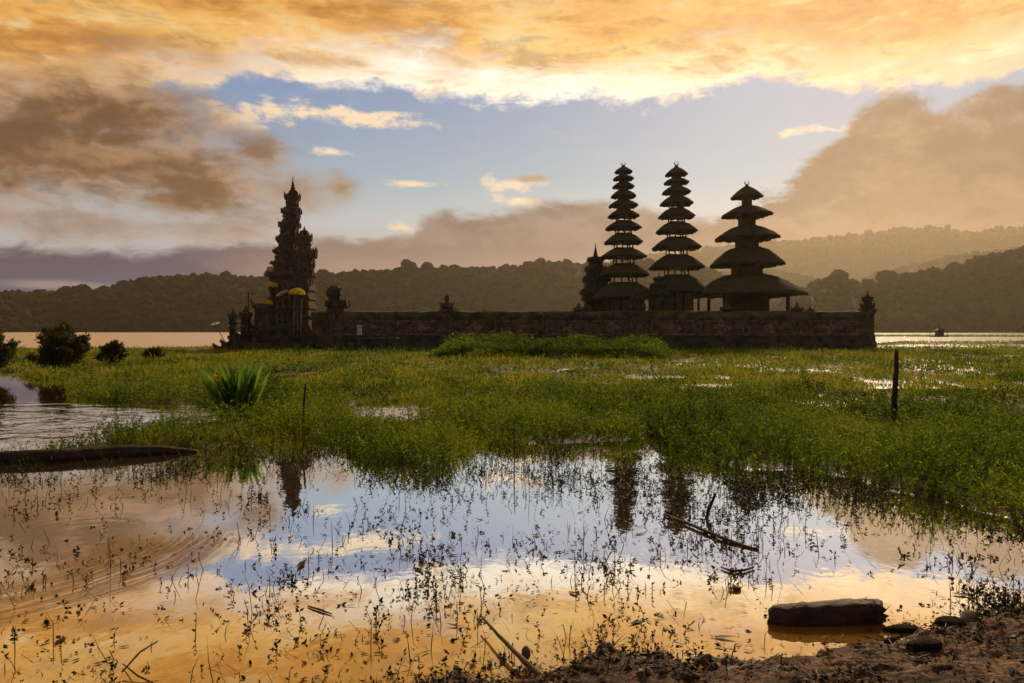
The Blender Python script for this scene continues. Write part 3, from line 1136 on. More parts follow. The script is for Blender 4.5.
    def fin_c(mb, cx, z1):
        u = S_(1, y)
        mb.frustum((cx, y), u * 7, u * 9, z1, z1 + u * 3)
        mb.frustum((cx, y), u * 9, u * 7, z1 + u * 3, z1 + u * 8)
        mb.frustum((cx, y), u * 5, u * 7.5, z1 + u * 8, z1 + u * 11)
        mb.frustum((cx, y), u * 7.5, u * 5, z1 + u * 11, z1 + u * 16)
        mb.lathe((cx, y), [(u * 4, z1 + u * 16), (u * 4.6, z1 + u * 19), (u * 2.5, z1 + u * 22), (u * .5, z1 + u * 25)], 10)
        for q in range(8):
            an = q * math.pi / 4
            mb.horn((cx + math.cos(an) * u * 8, y + math.sin(an) * u * 8, z1 + u * (3 if q % 2 else 11)), (math.cos(an), math.sin(an)), u * 4, u * 5, .5)
        carve(mb, cx, y, z1, z1 + u * 15, u * 7, u * 7.4, 20, .09)
    pier(637.5, 10.5, 311, fin_c)
    def fin_d(mb, cx, z1):
        u = S_(1, y)
        mb.frustum((cx, y), u * 6.5, u * 8, z1, z1 + u * 3)
        mb.frustum((cx, y), u * 8, u * 6.4, z1 + u * 3, z1 + u * 5.5)
        for q in range(4):
            an = q * math.pi / 2 + math.pi / 4
            mb.horn((cx + math.cos(an) * u * 8, y + math.sin(an) * u * 8, z1 + u * 2), (math.cos(an), math.sin(an)), u * 5, u * 5, .4)
        mb.frustum((cx, y), u * 4.5, u * 4.5, z1 + u * 5.5, z1 + u * 8)
        mb.frustum((cx, y), u * 6, u * 5, z1 + u * 8, z1 + u * 12)
        for q in range(4):
            an = q * math.pi / 2 + math.pi / 4
            mb.horn((cx + math.cos(an) * u * 6, y + math.sin(an) * u * 6, z1 + u * 8), (math.cos(an), math.sin(an)), u * 4, u * 5, .35)
        mb.lathe((cx, y), [(u * 3, z1 + u * 12), (u * 2.6, z1 + u * 14), (u * 1, z1 + u * 15), (u * 1.6, z1 + u * 16), (u * .3, z1 + u * 18.5)], 10)
    pier(867.5, 7.0, 309, fin_d)
    # side walls running back to the lake
    for px in (337.5, 867.5):
        mb = MB()
        cx = X_(px, y)
        mb.box((cx, y + 13.6, 1.2), .34, 13.1, 1.4)
        mb.box((cx, y + 13.6, 2.72), .42, 13.1, .14)
        mb.build('side_wall', M['brick'], t)


build_wall()

# small stone ornaments along the coping
for i, (px, pb, s, lab) in enumerate(((797, 312, 5.2, 'larger of two small stone ornaments on the wall below the broad shrine'),
                                      (810, 312.5, 3.7, 'smaller of two stone ornaments on the wall, nearer the corner pillar'),
                                      (727, 312, 6.0, 'squat carved stone figure on the wall in front of the broad five tiered shrine'),
                                      (578.5, 312, 5.0, 'low carved ornament on the wall below the slim dark stone spire'))):
    y = YW
    mb = MB()
    u = S_(s, y)
    finial_urn(mb, X_(px, y), y, Z_(pb + .4, y), u * 0.92)
    o = mb.build('stone_ornament', M['stone'])
    tag(o, lab, 'ornament', 'stone ornaments on the wall')

# paper notice fixed to the wall
def build_notice():
    y = YW - 0.38
    t = thing('notice_sign', 'small white paper notice fixed to the wall beside the corner pillar', 'sign', (X_(359.5, y), y, 0))
    mb = MB()
    mb.box((X_(359.5, y), y, Z_(330, y)), S_(2.3, y), .012, S_(4.9, y))
    m = new_mat('notice_paper')
    out_surface(principled((0.72, 0.68, 0.7, 1), .7, .2))
    mb.build('board', m, t)
    m = new_mat('notice_ink')
    out_surface(principled((0.3, 0.03, 0.03, 1), .7, .2))
    m2 = new_mat('notice_blue_ink')
    out_surface(principled((0.05, 0.07, 0.3, 1), .7, .2))
    mb = MB()
    for k, z in enumerate((326.6, 328.0)):
        mb.box((X_(359.5, y), y - .014, Z_(z, y)), S_(1.7, y), .004, S_(.35, y))
    mb.build('heading_band', m, t)
    mb = MB()
    for k, z in enumerate((330.2, 331.4, 332.6, 333.6)):
        mb.box((X_(359.5, y) - (.02 if k % 2 else 0), y - .014, Z_(z, y)), S_(1.5 - .3 * (k % 2), y), .004, S_(.22, y))
    mb.build('text_band', m2, t)


build_notice()


# ------------------------------------------------------------------ thatched meru shrines
def meru(label, px, Y, tiers, body, rot, finial_top, group, neck=None, offs=None):
    """tiers: (eave row, half width, roof top row, open?) from the top down"""
    cx = X_(px, Y)
    t = thing('tiered_shrine', label, 'shrine', (cx, Y, 0.2), rot, group)
    kf = 1 / (1 + abs(px - 512) / F)
    N = 80
    prev_eave = None
    for i, (ev, hwp, tp, open_) in enumerate(tiers):
        hw = S_(hwp, Y) * 0.925
        ze, zt = Z_(ev, Y) + (HOR - ev) / F * hw * 0.75, Z_(tp, Y)
        dx = 0.0
        H = zt - ze
        coll = (S_(neck[i], Y) * 1.06 if neck else hw * 0.44) if i else hw * 0.10
        th = min(0.2, max(0.08, hw * 0.08))
        prof = [(hw * .5, ze + th * .55), (hw * .93, ze + th * .1), (hw * .985, ze), (hw, ze + th * .35), (hw * .99, ze + th * .8)]
        for k in range(1, 10):
            s = k / 9
            r = hw * .985 + (coll - hw * .985) * s
            z = ze + th * .8 + (H - th * .8) * (1 - (1 - s) ** 1.42)
            prof.append((r, z))
        mb = MB()
        vs = []
        for j, (r, z) in enumerate(prof):
            for k in range(N):
                q = 2 * math.pi * (k + .5) / N
                c_, s_ = math.cos(q), math.sin(q)
                pw = 4.2
                kk = 1 / (abs(c_) ** pw + abs(s_) ** pw) ** (1 / pw)
                ragged = 1 + (random.uniform(-.02, .02) if j >= 1 else 0)
                corner = max(0.0, kk - 1.0)
                vs.append((cx + r * kk * c_ * ragged, Y + r * kk * s_ * ragged, z - corner * hw * .10 * (r / hw) + random.uniform(-.03, .03) * (2.6 if j <= 2 else 1)))
        fs = []
        for j in range(len(prof) - 1):
            for k in range(N):
                a, b = j * N + k, j * N + (k + 1) % N
                fs.append((a, b, b + N, a + N))
        fs.append(tuple(range(N - 1, -1, -1)))
        fs.append(tuple((len(prof) - 1) * N + k for k in range(N)))
        mb.add(vs, fs)
        # rotate footprint with the shrine
        if rot:
            cr, sr = math.cos(rot), math.sin(rot)
            mb.v = [(cx + (x - cx) * cr - (yy - Y) * sr, Y + (x - cx) * sr + (yy - Y) * cr, z) for x, yy, z in mb.v]
        roof = mb.build('roof', M['thatch'], t, smooth=True)
        # the storey above this roof
        if i:
            zb = zt - .03
            zu = prev_eave + .03
            c2 = (S_(neck[i], Y) * .98 if neck else hw * .44) * kf
            box_top = zb + S_(1.3, Y) if open_ else zu + .1
            mb = MB()
            mb.frustum((cx, Y), c2, c2 * .97, ze + H * .6, box_top, rot=rot)
            if open_:
                mb.frustum((cx, Y), c2 * 1.06, c2 * 1.06, box_top - .07, box_top + .015, rot=rot)
                if neck:
                    box_top = zu - S_(1.6, Y)
                    mb.frustum((cx, Y), c2 * .9, c2 * .88, zb, box_top, rot=rot)
                    mb.frustum((cx, Y), c2 * .5, c2 * .5, box_top - .01, zu + .1, rot=rot)
            mb.build('storey', M['post_wood'], roof)
            if open_:
                cr, sr = math.cos(rot), math.sin(rot)
                for ax in ((-1, -.33, .33, 1) if hwp > 22 else (-1, 0, 1)):
                    for ay in ((-1, 1) if abs(ax) == 1 else (-1,)):
                        lx, ly = ax * c2 * .94, ay * c2 * .94
                        mb = MB()
                        mb.box((cx + lx * cr - ly * sr, Y + lx * sr + ly * cr, (box_top + zu) / 2), .05, .05, (zu - box_top) / 2 + .1, rot)
                        mb.build('post', M['post_wood'], roof)
        prev_eave = ze
    # crown finial
    ev, hwp, tp, _ = tiers[0]
    z0, z1 = Z_(tp, Y) - .05, Z_(finial_top, Y)
    mb = MB()
    h = z1 - z0
    mb.lathe((cx, Y), [(S_(2.2, Y), z0), (S_(2.2, Y), z0 + h * .25), (S_(1.1, Y), z0 + h * .35), (S_(1.2, Y), z0 + h * .5)], 10)
    for s_ in (-1, 1):
        mb.tube([(cx + s_ * .04, Y, z0 + h * .4), (cx + s_ * S_(2.0, Y), Y, z0 + h * .62), (cx + s_ * S_(2.1, Y), Y, z0 + h * .85), (cx + s_ * S_(.9, Y), Y, z0 + h)], [S_(.55, Y), S_(.55, Y), S_(.45, Y), S_(.25, Y)], 6)
    mb.build('finial', M['stone'], t)
    body(t, cx, Y, rot, prev_eave)
    return t


def body_box(hwp, base_hwp, panel=True):
    def f(t, cx, Y, rot, eave):
        kf = 1 / (1 + abs(cx) / Y)
        hw, bw = S_(hwp, Y) * kf, S_(base_hwp, Y) * kf
        mb = MB()
        mb.frustum((cx, Y), bw * 1.12, bw * 1.08, -0.1, .7, rot=rot)
        mb.frustum((cx, Y), bw * 1.0, bw * .96, .7, 1.5, rot=rot)
        mb.frustum((cx, Y), bw * 1.06, bw * 1.1, 1.5, 1.75, rot=rot)
        mb.build('base', M['stone'], t)
        mb = MB()
        mb.frustum((cx, Y), hw, hw, 1.74, eave + .28, rot=rot)
        b = mb.build('shrine_body', M['post_wood'], t)
        cr, sr = math.cos(rot), math.sin(rot)
        def at2(lx, ly): return (cx + lx * cr - ly * sr, Y + lx * sr + ly * cr)
        if panel:
            for a in (-.66, -.02, .64):
                x, yy = at2(hw * a, -hw - .02)
                mb = MB()
                mb.box((x, yy, (1.9 + eave) / 2), hw * .22, .03, (eave - 1.9) / 2 - .12, rot)
                mb.build('panel', M['ochre'], t)
        for a, c in ((-1, -1), (1, -1), (1, 1), (-1, 1)):
            x, yy = at2(a * bw * 1.0, c * bw * 1.0)
            mb = MB()
            mb.box((x, yy, (1.74 + eave) / 2), .075, .075, (eave - 1.74) / 2 + .2, rot)
            mb.build('post', M['post_wood'], t)
    return f


G_M = 'thatched tiered shrines behind the wall'
def stack(eaves, gaps, top):
    out = []
    for i, ((ev, hw), gp) in enumerate(zip(eaves, gaps)):
        if i == 0:
            out.append((ev, hw, top, 0))
        else:
            tp = eaves[i - 1][0] + abs(gp) + (1.3 if gp > 0 else 0)
            out.append((ev, hw, tp, 1 if gp > 0 else 0))
    return out


t1 = stack([(173.7, 9.1), (180.8, 10.7), (188.8, 11.3), (198.5, 13.0), (208, 15.0), (218.5, 16.2), (230.4, 18.5), (244.6, 19.8), (259, 23.5), (277.3, 25.6), (299.6, 33.0)],
           [0, -2.0, -2.0, -2.2, -2.4, 1.4, 2.2, 2.8, 3.4, 4.6, 5.2], 166.8)
meru('tallest slim shrine with eleven thatched roofs, leftmost behind the wall', 623.4, 63.0, t1, body_box(20, 25), R(2), 162.8, G_M)
t2 = stack([(176.6, 11.5), (185, 12.9), (194.8, 14.6), (206.4, 16.9), (219.3, 18.6), (234, 21.0), (250.4, 24.7), (270, 28.0), (293.6, 31.5)],
           [0, -2.2, -2.2, -2.4, 1.6, 2.6, 3.2, 4.4, 5.0], 167.3)
meru('slim shrine with nine thatched roofs, in the middle of the three towers', 676.4, 63.6, t2, body_box(17, 22), R(-1.5), 161.6, G_M)
t3 = [(199.5, 15.4, 186.6, 0), (218.3, 24.2, 206.2, 0), (241.4, 30.6, 227.0, 1), (267.6, 35.2, 248.6, 1), (297.2, 54.5, 275.5, 1)]


def body_wide(t, cx, Y, rot, eave):
    mb = MB()
    mb.frustum((cx, Y), S_(26, Y), S_(25, Y), -.1, 1.2, rot=rot)
    mb.frustum((cx, Y), S_(24, Y), S_(23, Y), 1.2, 1.8, rot=rot)
    mb.build('base', M['stone'], t)
    mb = MB()
    mb.frustum((cx - S_(2, Y), Y), S_(20.5, Y) / 1.3, S_(20.5, Y) / 1.3, 1.79, eave + .8, rot=rot)
    mb.build('shrine_body', M['post_wood'], t)
    for sx in (-1, 1):
        for sy in (-1, 1):
            mb = MB()
            mb.box((cx + sx * S_(38.5, Y) / 1.26, Y + sy * S_(38, Y) / 1.3, (eave + .2) / 2), .11, .11, eave / 2 + .25)
            mb.build('post', M['post_wood'], t)


meru('broad squat shrine with five wide thatched roofs, nearest the right end of the wall', 746.8, 62.4, t3, body_wide, R(1.5), 181.2, G_M, (2, 5.4, 10, 13.5, 18))


# ------------------------------------------------------------------ carved stone towers
def tower_tier(mb, cx, cy, z0, z1, hw, hd=None, horn=1.0, seed=0):
    hd = hw if hd is None else hd
    h = z1 - z0
    mb.frustum((cx, cy), hw * .84, hw * .8, z0, z0 + h * .42, hd * .84, hd * .8)
    mb.frustum((cx, cy), hw * .86, hw * .97, z0 + h * .42, z0 + h * .60, hd * .86, hd * .97)
    mb.frustum((cx, cy), hw * 1.0, hw * 1.0, z0 + h * .60, z0 + h * .76, hd * 1.0, hd * 1.0)
    mb.frustum((cx, cy), hw * .9, hw * .74, z0 + h * .76, z0 + h * 1.0, hd * .9, hd * .74)
    for sx in (-1, 1):
        for sy in (-1, 1):
            mb.horn((cx + sx * hw * .92, cy + sy * hd * .92, z0 + h * .55), (sx * hd, sy * hw), hw * .36, h * .42 * horn, .3)
    for sx, sy in ((-1, 0), (1, 0), (0, -1), (0, 1)):
        mb.horn((cx + sx * hw * .95, cy + sy * hd * .95, z0 + h * .62), (sx, sy), hw * .46, h * .38 * horn, .25)
        mb.horn((cx + sx * hw * .8, cy + sy * hd * .8, z0 + h * .08), (sx, sy), hw * .5, h * .3, .3)
    carve(mb, cx, cy, z0 + h * .05, z1 - h * .25, hw * .9, hd * .93, 10 + int(hw * 8), hw * .1, False)
    # worn, uneven carvings that break the outline
    for _ in range(16):
        q = random.uniform(0, 6.283)
        c_, s_ = math.cos(q), math.sin(q)
        k = 1 / max(abs(c_), abs(s_))
        mb.horn((cx + c_ * k * hw * .84, cy + s_ * k * hd * .84, z0 + h * random.uniform(.0, .75)), (c_, s_), hw * random.uniform(.2, .4), h * random.uniform(.16, .42), random.uniform(.25, .7))


def spire(mb, cx, cy, z0, z1, r):
    h = z1 - z0
    prof = [(r, z0), (r * 1.05, z0 + h * .08), (r * .7, z0 + h * .14), (r * .82, z0 + h * .22), (r * .5, z0 + h * .32), (r * .58, z0 + h * .4), (r * .36, z0 + h * .5), (r * .4, z0 + h * .56), (r * .2, z0 + h * .68), (r * .1, z1)]
    mb.lathe((cx, cy), prof, 10)


def build_gate():
    Y = 60.0
    C = lambda px: X_(px, Y)
    z = lambda py: Z_(py, Y)
    u = S_(1, Y)
    t = thing('temple_gate', 'tall carved dark stone gate tower with stepped tiers and a stair on its left', 'gate', (C(293), Y, 0))
    # stepped base
    mb = MB()
    mb.frustum((C(290), Y), u * 34, u * 33, -.2, z(342), 3.0, 2.9)
    mb.frustum((C(292), Y), u * 29, u * 28, z(342), z(335), 2.7, 2.6)
    mb.frustum((C(293), Y), u * 26, u * 24, z(335), z(326), 2.4, 2.3)
    carve(mb, C(292), Y, z(350), z(328), u * 27, 2.7, 60, .12)
    mb.build('base', M['stone'], t, bevel=.02)
    # body
    mb = MB()
    mb.frustum((C(293), Y), u * 19.5, u * 18.5, z(326), z(284), 1.15, 1.1)
    for zz, w in ((318, 20), (309, 19.4), (300, 19.2), (291, 19)):
        mb.frustum((C(293), Y), u * (w + 1), u * (w + 1), z(zz), z(zz - 2.6), 1.22, 1.2)
    for px in (276, 282, 288, 294, 300, 306):
        mb.box((C(px), Y - 1.2, (z(322) + z(286)) / 2), u * 1.3, .12, (z(286) - z(322)) / 2)
    carve(mb, C(292), Y, z(324), z(287), u * 16, 1.18, 90, .13)
    # porch on the entrance side
    mb.frustum((C(268), Y - .3), u * 8, u * 7.2, z(338), z(309), 1.2, 1.1)
    mb.frustum((C(268), Y - .3), u * 9.4, u * 7.6, z(309), z(304), 1.3, 1.1)
    for s_ in (-1, 1):
        mb.horn((C(268) + s_ * u * 8, Y - 1.4, z(307)), (s_, -.3), .5, .6, .5)
    carve(mb, C(268), Y - .3, z(336), z(311), u * 6.4, 1.18, 26, .11)
    mb.build('gate_body', M['carving'], t, bevel=.015)
    # tiers of the main tower
    for px, hw, b, tp, hn in ((290, 19.5, 285, 271, 1.0), (286.5, 13.6, 272, 259, .7), (285.2, 10.8, 260, 247, .7), (286.6, 9.4, 249, 234, .8), (288.6, 8.8, 236, 220, .9), (290.4, 8.2, 221.5, 206.5, .9), (291.4, 6.2, 207.5, 193, 1.2)):
        mb = MB()
        tower_tier(mb, C(px), Y + .3, z(b), z(tp), u * hw, u * hw * .75, hn)
        mb.build('tier', M['carving'], t, bevel=.012)
    mb = MB()
    mb.frustum((C(291.8), Y + .3), u * 4.6, u * 3.4, z(194.5), z(190), rot=.4)
    spire(mb, C(291.8), Y + .3, z(191), z(176), u * 2.9)
    mb.build('spire', M['stone'], t)
    # flanking lower tower on the near side
    for px, hw, b, tp in ((304.5, 9.5, 286, 270), (308, 9.0, 271, 249.5), (306.5, 6.4, 251, 235)):
        mb = MB()
        tower_tier(mb, C(px), Y - .75, z(b), z(tp), u * hw, u * hw * .7, 1.15)
        mb.build('side_tier', M['carving'], t, bevel=.012)
    mb = MB()
    mb.frustum((C(306.9), Y - .75), u * 4.4, u * 3.2, z(237), z(232))
    spire(mb, C(306.9), Y - .75, z(233), z(227), u * 2.4)
    mb.build('side_spire', M['stone'], t)
    # stair running down to the left between stepped cheeks
    mb = MB()
    ns = 9
    for i in range(ns):
        xa = C(222 + i * 4.6)
        mb.frustum(((xa + C(272)) / 2, Y - .1), (C(272) - xa) / 2, (C(272) - xa) / 2, -.2 + i * .004, .12 + .155 * i + .0, .85 + .002 * i, .85 + .002 * i)
    mb.build('stair', M['stone'], t, bevel=.02)
    for sy in (-1, 1):
        mb = MB()
        for i in range(6):
            xa, xb = C(222 + i * 7.4), C(229.4 + i * 7.4)
            mb.frustum(((xa + xb) / 2, Y - .1 + sy * 1.22), (xb - xa) / 2 + .05, (xb - xa) / 2 + .02, -.2, .35 + .29 * i + random.uniform(-.03, .03), .34 + .01 * i, .31 + .01 * i)
            mb.horn((xa + .05, Y - .1 + sy * 1.22, .28 + .29 * i), (-1, 0), .5, .32, .8)
        mb.build('stair_cheek', M['stone'], t, bevel=.02)
    # short wall joining the gate and the corner pillar
    return t


build_gate()


def guard_pillar(px, Y, hwp, top, shoulder, label):
    cx = X_(px, Y)
    u = S_(1, Y)
    z = lambda py: Z_(py, Y)
    t = thing('guard_pillar', label, 'pillar', (cx, Y, 0), group='small pillars at the foot of the gate stair')
    mb = MB()
    mb.frustum((cx, Y), u * hwp * 1.15, u * hwp * 1.05, -.2, z(341))
    mb.frustum((cx, Y), u * hwp * .8, u * hwp * .72, z(341), z(321))
    for q in range(3):
        mb.frustum((cx, Y), u * hwp * (.82 + .07 * q), u * hwp * (.88 + .07 * q), z(334 - q * 5), z(332.4 - q * 5))
    carve(mb, cx, Y, z(339), z(322), u * hwp * .7, u * hwp * .8, 22, .07)
    mb.build('shaft', M['stone'], t)
    mb = MB()
    mb.frustum((cx, Y), u * hwp * .75, u * hwp * 1.02, z(321), z(shoulder + 2))
    mb.frustum((cx, Y), u * hwp * 1.02, u * hwp * .7, z(shoulder + 2), z(shoulder - .5))
    for k in range(4):
        a = k * math.pi / 2 + math.pi / 4
        mb.horn((cx + math.cos(a) * u * hwp * 1.1, Y + math.sin(a) * u * hwp * 1.1, z(shoulder + 3)), (math.cos(a), math.sin(a)), u * hwp * .6, u * 4.2, .35)
    mb.lathe((cx, Y), [(u * hwp * .6, z(shoulder - .5)), (u * hwp * .5, z(shoulder - 2)), (u * hwp * .28, z(shoulder - 3.2)), (u * hwp * .3, z(shoulder - 4)), (u * .25, z(top))], 10)
    mb.build('cap', M['stone'], t)


guard_pillar(233.6, 58.6, 4.0, 307.5, 314.5, 'slimmer dark carved pillar on the outer side of the gate stair')
guard_pillar(245.8, 58.2, 4.8, 304.5, 312.5, 'thicker dark carved pillar between the slim pillar and the gate tower')


def build_link_wall():
    y = YW + .4
    t = thing('link_wall', 'short reddish wall joining the stone gate to the corner pillar', 'wall', (X_(321, y), y, 0))
    mb = MB()
    mb.frustum((X_(321, y), y), S_(8.6, y), S_(8.2, y), -.2, 1.0, .42, .4)
    mb.frustum((X_(321, y), y), S_(8.4, y), S_(8.2, y), 1.0, Z_(317, y), .3, .28)
    for px in (314, 318, 322, 326):
        mb.box((X_(px, y), y - .3, (1.05 + Z_(319, y)) / 2), .045, .05, (Z_(319, y) - 1.05) / 2)
    mb.build('wall_body', M['brick'], t)
    coping_run(X_(312.4, y), X_(329.4, y), y, Z_(311.5, y), t)


build_link_wall()


def build_back_tower():
    Y = 64.5
    cx = X_(595.5, Y)
    u = S_(1, Y)
    z = lambda py: Z_(py, Y)
    t = thing('stone_tower', 'slim dark stone tower with a pointed spire left of the tallest shrine', 'tower', (cx, Y, 0))
    mb = MB()
    mb.frustum((cx + .1, Y), u * 14, u * 13, -.2, z(306))
    mb.frustum((cx, Y), u * 11, u * 10, z(306), z(300))
    mb.build('base', M['stone'], t)
    for px, hw, b, tp in ((596.5, 14.5, 301, 289), (596, 11.5, 290, 276), (595.6, 9.3, 277, 266), (595.6, 7.2, 267, 257)):
        mb = MB()
        tower_tier(mb, X_(px, Y), Y, z(b), z(tp), u * hw)
        mb.build('tier', M['stone'], t, bevel=.012)
    mb = MB()
    spire(mb, cx, Y, z(258), z(243), u * 2.9)
    mb.build('spire', M['stone'], t)


build_back_tower()


def build_small_shrine():
    Y = 60.4
    u = S_(1, Y)
    z = lambda py: Z_(py, Y)
    cx = X_(658.5, Y)
    t = thing('stone_altar', 'dark carved stone altar between the two slim tiered shrines', 'altar', (cx, Y, 0))
    mb = MB()
    mb.frustum((cx, Y), u * 9, u * 8.4, -.2, z(312))
    mb.frustum((cx, Y), u * 7.4, u * 8.6, z(312), z(302))
    mb.build('base', M['stone'], t)
    for hw, b, tp in ((9.8, 302, 292), (7.0, 293, 283), (4.2, 284, 277)):
        mb = MB()
        tower_tier(mb, cx, Y, z(b), z(tp), u * hw)
        mb.build('tier', M['stone'], t, bevel=.012)
    mb = MB()
    spire(mb, cx, Y, z(278), z(273.5), u * 1.8)
    mb.build('finial', M['stone'], t)


build_small_shrine()


# ------------------------------------------------------------------ ceremonial umbrellas
def cloth_mat(name, col):
    m = new_mat(name)
    n_ = noise(objco(), 9, 4, .6)
    c = mixc(sstep(n_, .35, .75), col, tuple(q * .6 for q in col[:3]) + (1,))
    d = principled(c, .8, .2)
    tr = E.nt.nodes.new('ShaderNodeBsdfTranslucent')
    E.put(tr.inputs['Color'], c)
    mx = E.nt.nodes.new('ShaderNodeMixShader')
    mx.inputs[0].default_value = .6
    E.nt.links.new(d, mx.inputs[1])
    E.nt.links.new(tr.outputs[0], mx.inputs[2])
    out_surface(mx.outputs[0])
    return m


M['yellow'] = cloth_mat('yellow_cloth', (0.92, 0.72, 0.03, 1))
M['white'] = cloth_mat('white_cloth', (0.72, 0.68, 0.64, 1))
M['pole'] = wood_mat('bamboo_pole', (0.05, 0.035, 0.02, 1), (0.16, 0.11, 0.06, 1))


def umbrella(label, px, py_edge, hwp, Y, base_py, mat, tilt=0.0, hgt=.62, foot_dx=0.0, fringe=True):
    cx = X_(px, Y)
    r = S_(hwp, Y)
    ze = Z_(py_edge, Y)
    zb = Z_(base_py, Y)
    fx = cx + foot_dx
    t = thing('ceremonial_umbrella', label, 'umbrella', (fx, Y, zb), group='ceremonial umbrellas around the gate')
    N = 16
    pts = []
    prof = [(1.0, 0.0), (.98, .12), (.86, .3), (.62, .44), (.32, .54), (.06, .6)]
    for (a, h) in prof:
        for k in range(N):
            q = 2 * math.pi * k / N
            sag = 1.0 if k % 2 else .96
            p = Vector((a * r * math.cos(q) * sag, a * r * math.sin(q) * sag, h * r * hgt / .6))
            p.rotate(Matrix.Rotation(tilt, 3, 'Y'))
            pts.append((cx + p.x, Y + p.y, ze + p.z))
    fs = []
    for j in range(len(prof) - 1):
        for k in range(N):
            a, b = j * N + k, j * N + (k + 1) % N
            fs.append((a, b, b + N, a + N))
    fs.append(tuple((len(prof) - 1) * N + k for k in range(N)))
    mb = MB()
    mb.add(pts, fs)
    can = mb.build('canopy', mat, t, smooth=True)
    if fringe:
        mb = MB()
        for k in range(N * 2):
            q = math.pi * k / N
            p = Vector((r * .985 * math.cos(q), r * .985 * math.sin(q), 0))
            w = Vector((-math.sin(q), math.cos(q), 0)) * r * .085
            p.rotate(Matrix.Rotation(tilt, 3, 'Y'))
            c = Vector((cx, Y, ze)) + p
            d = r * random.uniform(.16, .26)
            n_ = Vector((math.cos(q), math.sin(q), 0)) * .012
            mb.add([c - w, c + w, c + w * .5 + Vector((0, 0, -d)), c - w * .5 + Vector((0, 0, -d)),
                    c - w + n_, c + w + n_, c + w * .5 + n_ + Vector((0, 0, -d)), c - w * .5 + n_ + Vector((0, 0, -d))],
                   [(0, 1, 2, 3), (7, 6, 5, 4), (0, 4, 5, 1), (1, 5, 6, 2), (2, 6, 7, 3), (3, 7, 4, 0)])
        mb.build('fringe', mat, can)
    tip = Vector((0, 0, r * hgt * 1.15))
    tip.rotate(Matrix.Rotation(tilt, 3, 'Y'))
    mb = MB()
    mb.tube([(fx, Y, zb), ((fx + cx) / 2, Y, (zb + ze) / 2), (cx + tip.x, Y, ze + tip.z)], [.03, .027, .02], 6)
    mb.build('pole', M['pole'], t)


umbrella('largest yellow umbrella, open in front of the carved gate body', 297.2, 292.8, 8.0, 57.2, 349, M['yellow'], .05, .62)
umbrella('yellow umbrella with a thin pole at the upper left edge of the gate', 271.6, 285.5, 6.5, 57.9, 347, M['yellow'], -.05, .5)
umbrella('small yellow umbrella, lowest of the three yellow ones, above the stair', 268.0, 303.0, 4.6, 57.4, 347, M['yellow'], 0.1, .75)
umbrella('tilted white umbrella tucked behind the largest yellow one', 283.0, 293.4, 7.0, 57.9, 348, M['white'], -.45, .38, foot_dx=.5, fringe=False)
umbrella('white umbrella on a slanting pole left of the stair', 214.8, 324.0, 5.0, 56.0, 343.5, M['white'], -.3, .42, foot_dx=S_(11, 56.0), fringe=False)


def build_flag_pole():
    Y = 59.5
    t = thing('flag_pole', 'thin dark pole with a tiny pennant rising behind the stair pillars', 'pole', (X_(248.6, Y), Y, 0))
    mb = MB()
    mb.tube([(X_(248.8, Y), Y, 0), (X_(248.4, Y), Y, Z_(310, Y)), (X_(248.4, Y), Y, Z_(292, Y))], [.06, .06, .055], 7)
    mb.build('pole', M['pole'], t)
    mb = MB()
    mb.box((X_(252.9, Y), Y, Z_(294, Y)), S_(1.5, Y), .03, S_(.6, Y), .2)
    mb.tube([(X_(248.4, Y), Y, Z_(292.6, Y)), (X_(252, Y), Y, Z_(293.6, Y))], .012, 5)
    mb.build('pennant', M['pole'], t)


build_flag_pole()

# slim pale bamboo poles leaning on the gate face
for i, (px, pt, pb, lab) in enumerate(((293.2, 297, 324, 'thin pale pole standing against the gate, left of the pair'),
                                       (300.6, 298, 326, 'thin pale pole standing against the gate, right of the pair'))):
    Y = 57.5
    mb = MB()
    mb.tube([(X_(px - .3, Y), Y, 0.05), (X_(px, Y), Y + .2, Z_((pt + pb) / 2, Y)), (X_(px + .2, Y), Y + .35, Z_(pt, Y))], [.035, .03, .022], 6)
    m = M.get('pale_pole') or wood_mat('pale_bamboo', (.16, .13, .09, 1), (.34, .28, .2, 1))
    M['pale_pole'] = m
    o = mb.build('bamboo_pole', m)
    tag(o, lab, 'pole', 'pale poles against the gate')


# ------------------------------------------------------------------ marsh vegetation
def scatter_marsh(n, pyl, pyh, pxl=-330, pxh=1360, power=1.0):
    """points of the marsh drawn evenly over the ground between two distances"""
    y0, y1 = CAM_H * F / (pyh - HOR), CAM_H * F / (pyl - HOR)
    u = rng.random(n)
    y = np.sqrt(y0 * y0 + (y1 * y1 - y0 * y0) * u) if power == 1 else y0 * (y1 / y0) ** u
    px = rng.uniform(pxl, pxh, n)
    x = (px - 512) / F * y
    return x, y


WALL_L, WALL_R = X_(255, YW), X_(868, YW)


def outside_temple(x, y):
    return ~((y > YW - .7) & (x > WALL_L) & (x < WALL_R + .6)) & ~((y > YW - 1.6) & (x < X_(330, YW)) & (x > X_(224, YW)))


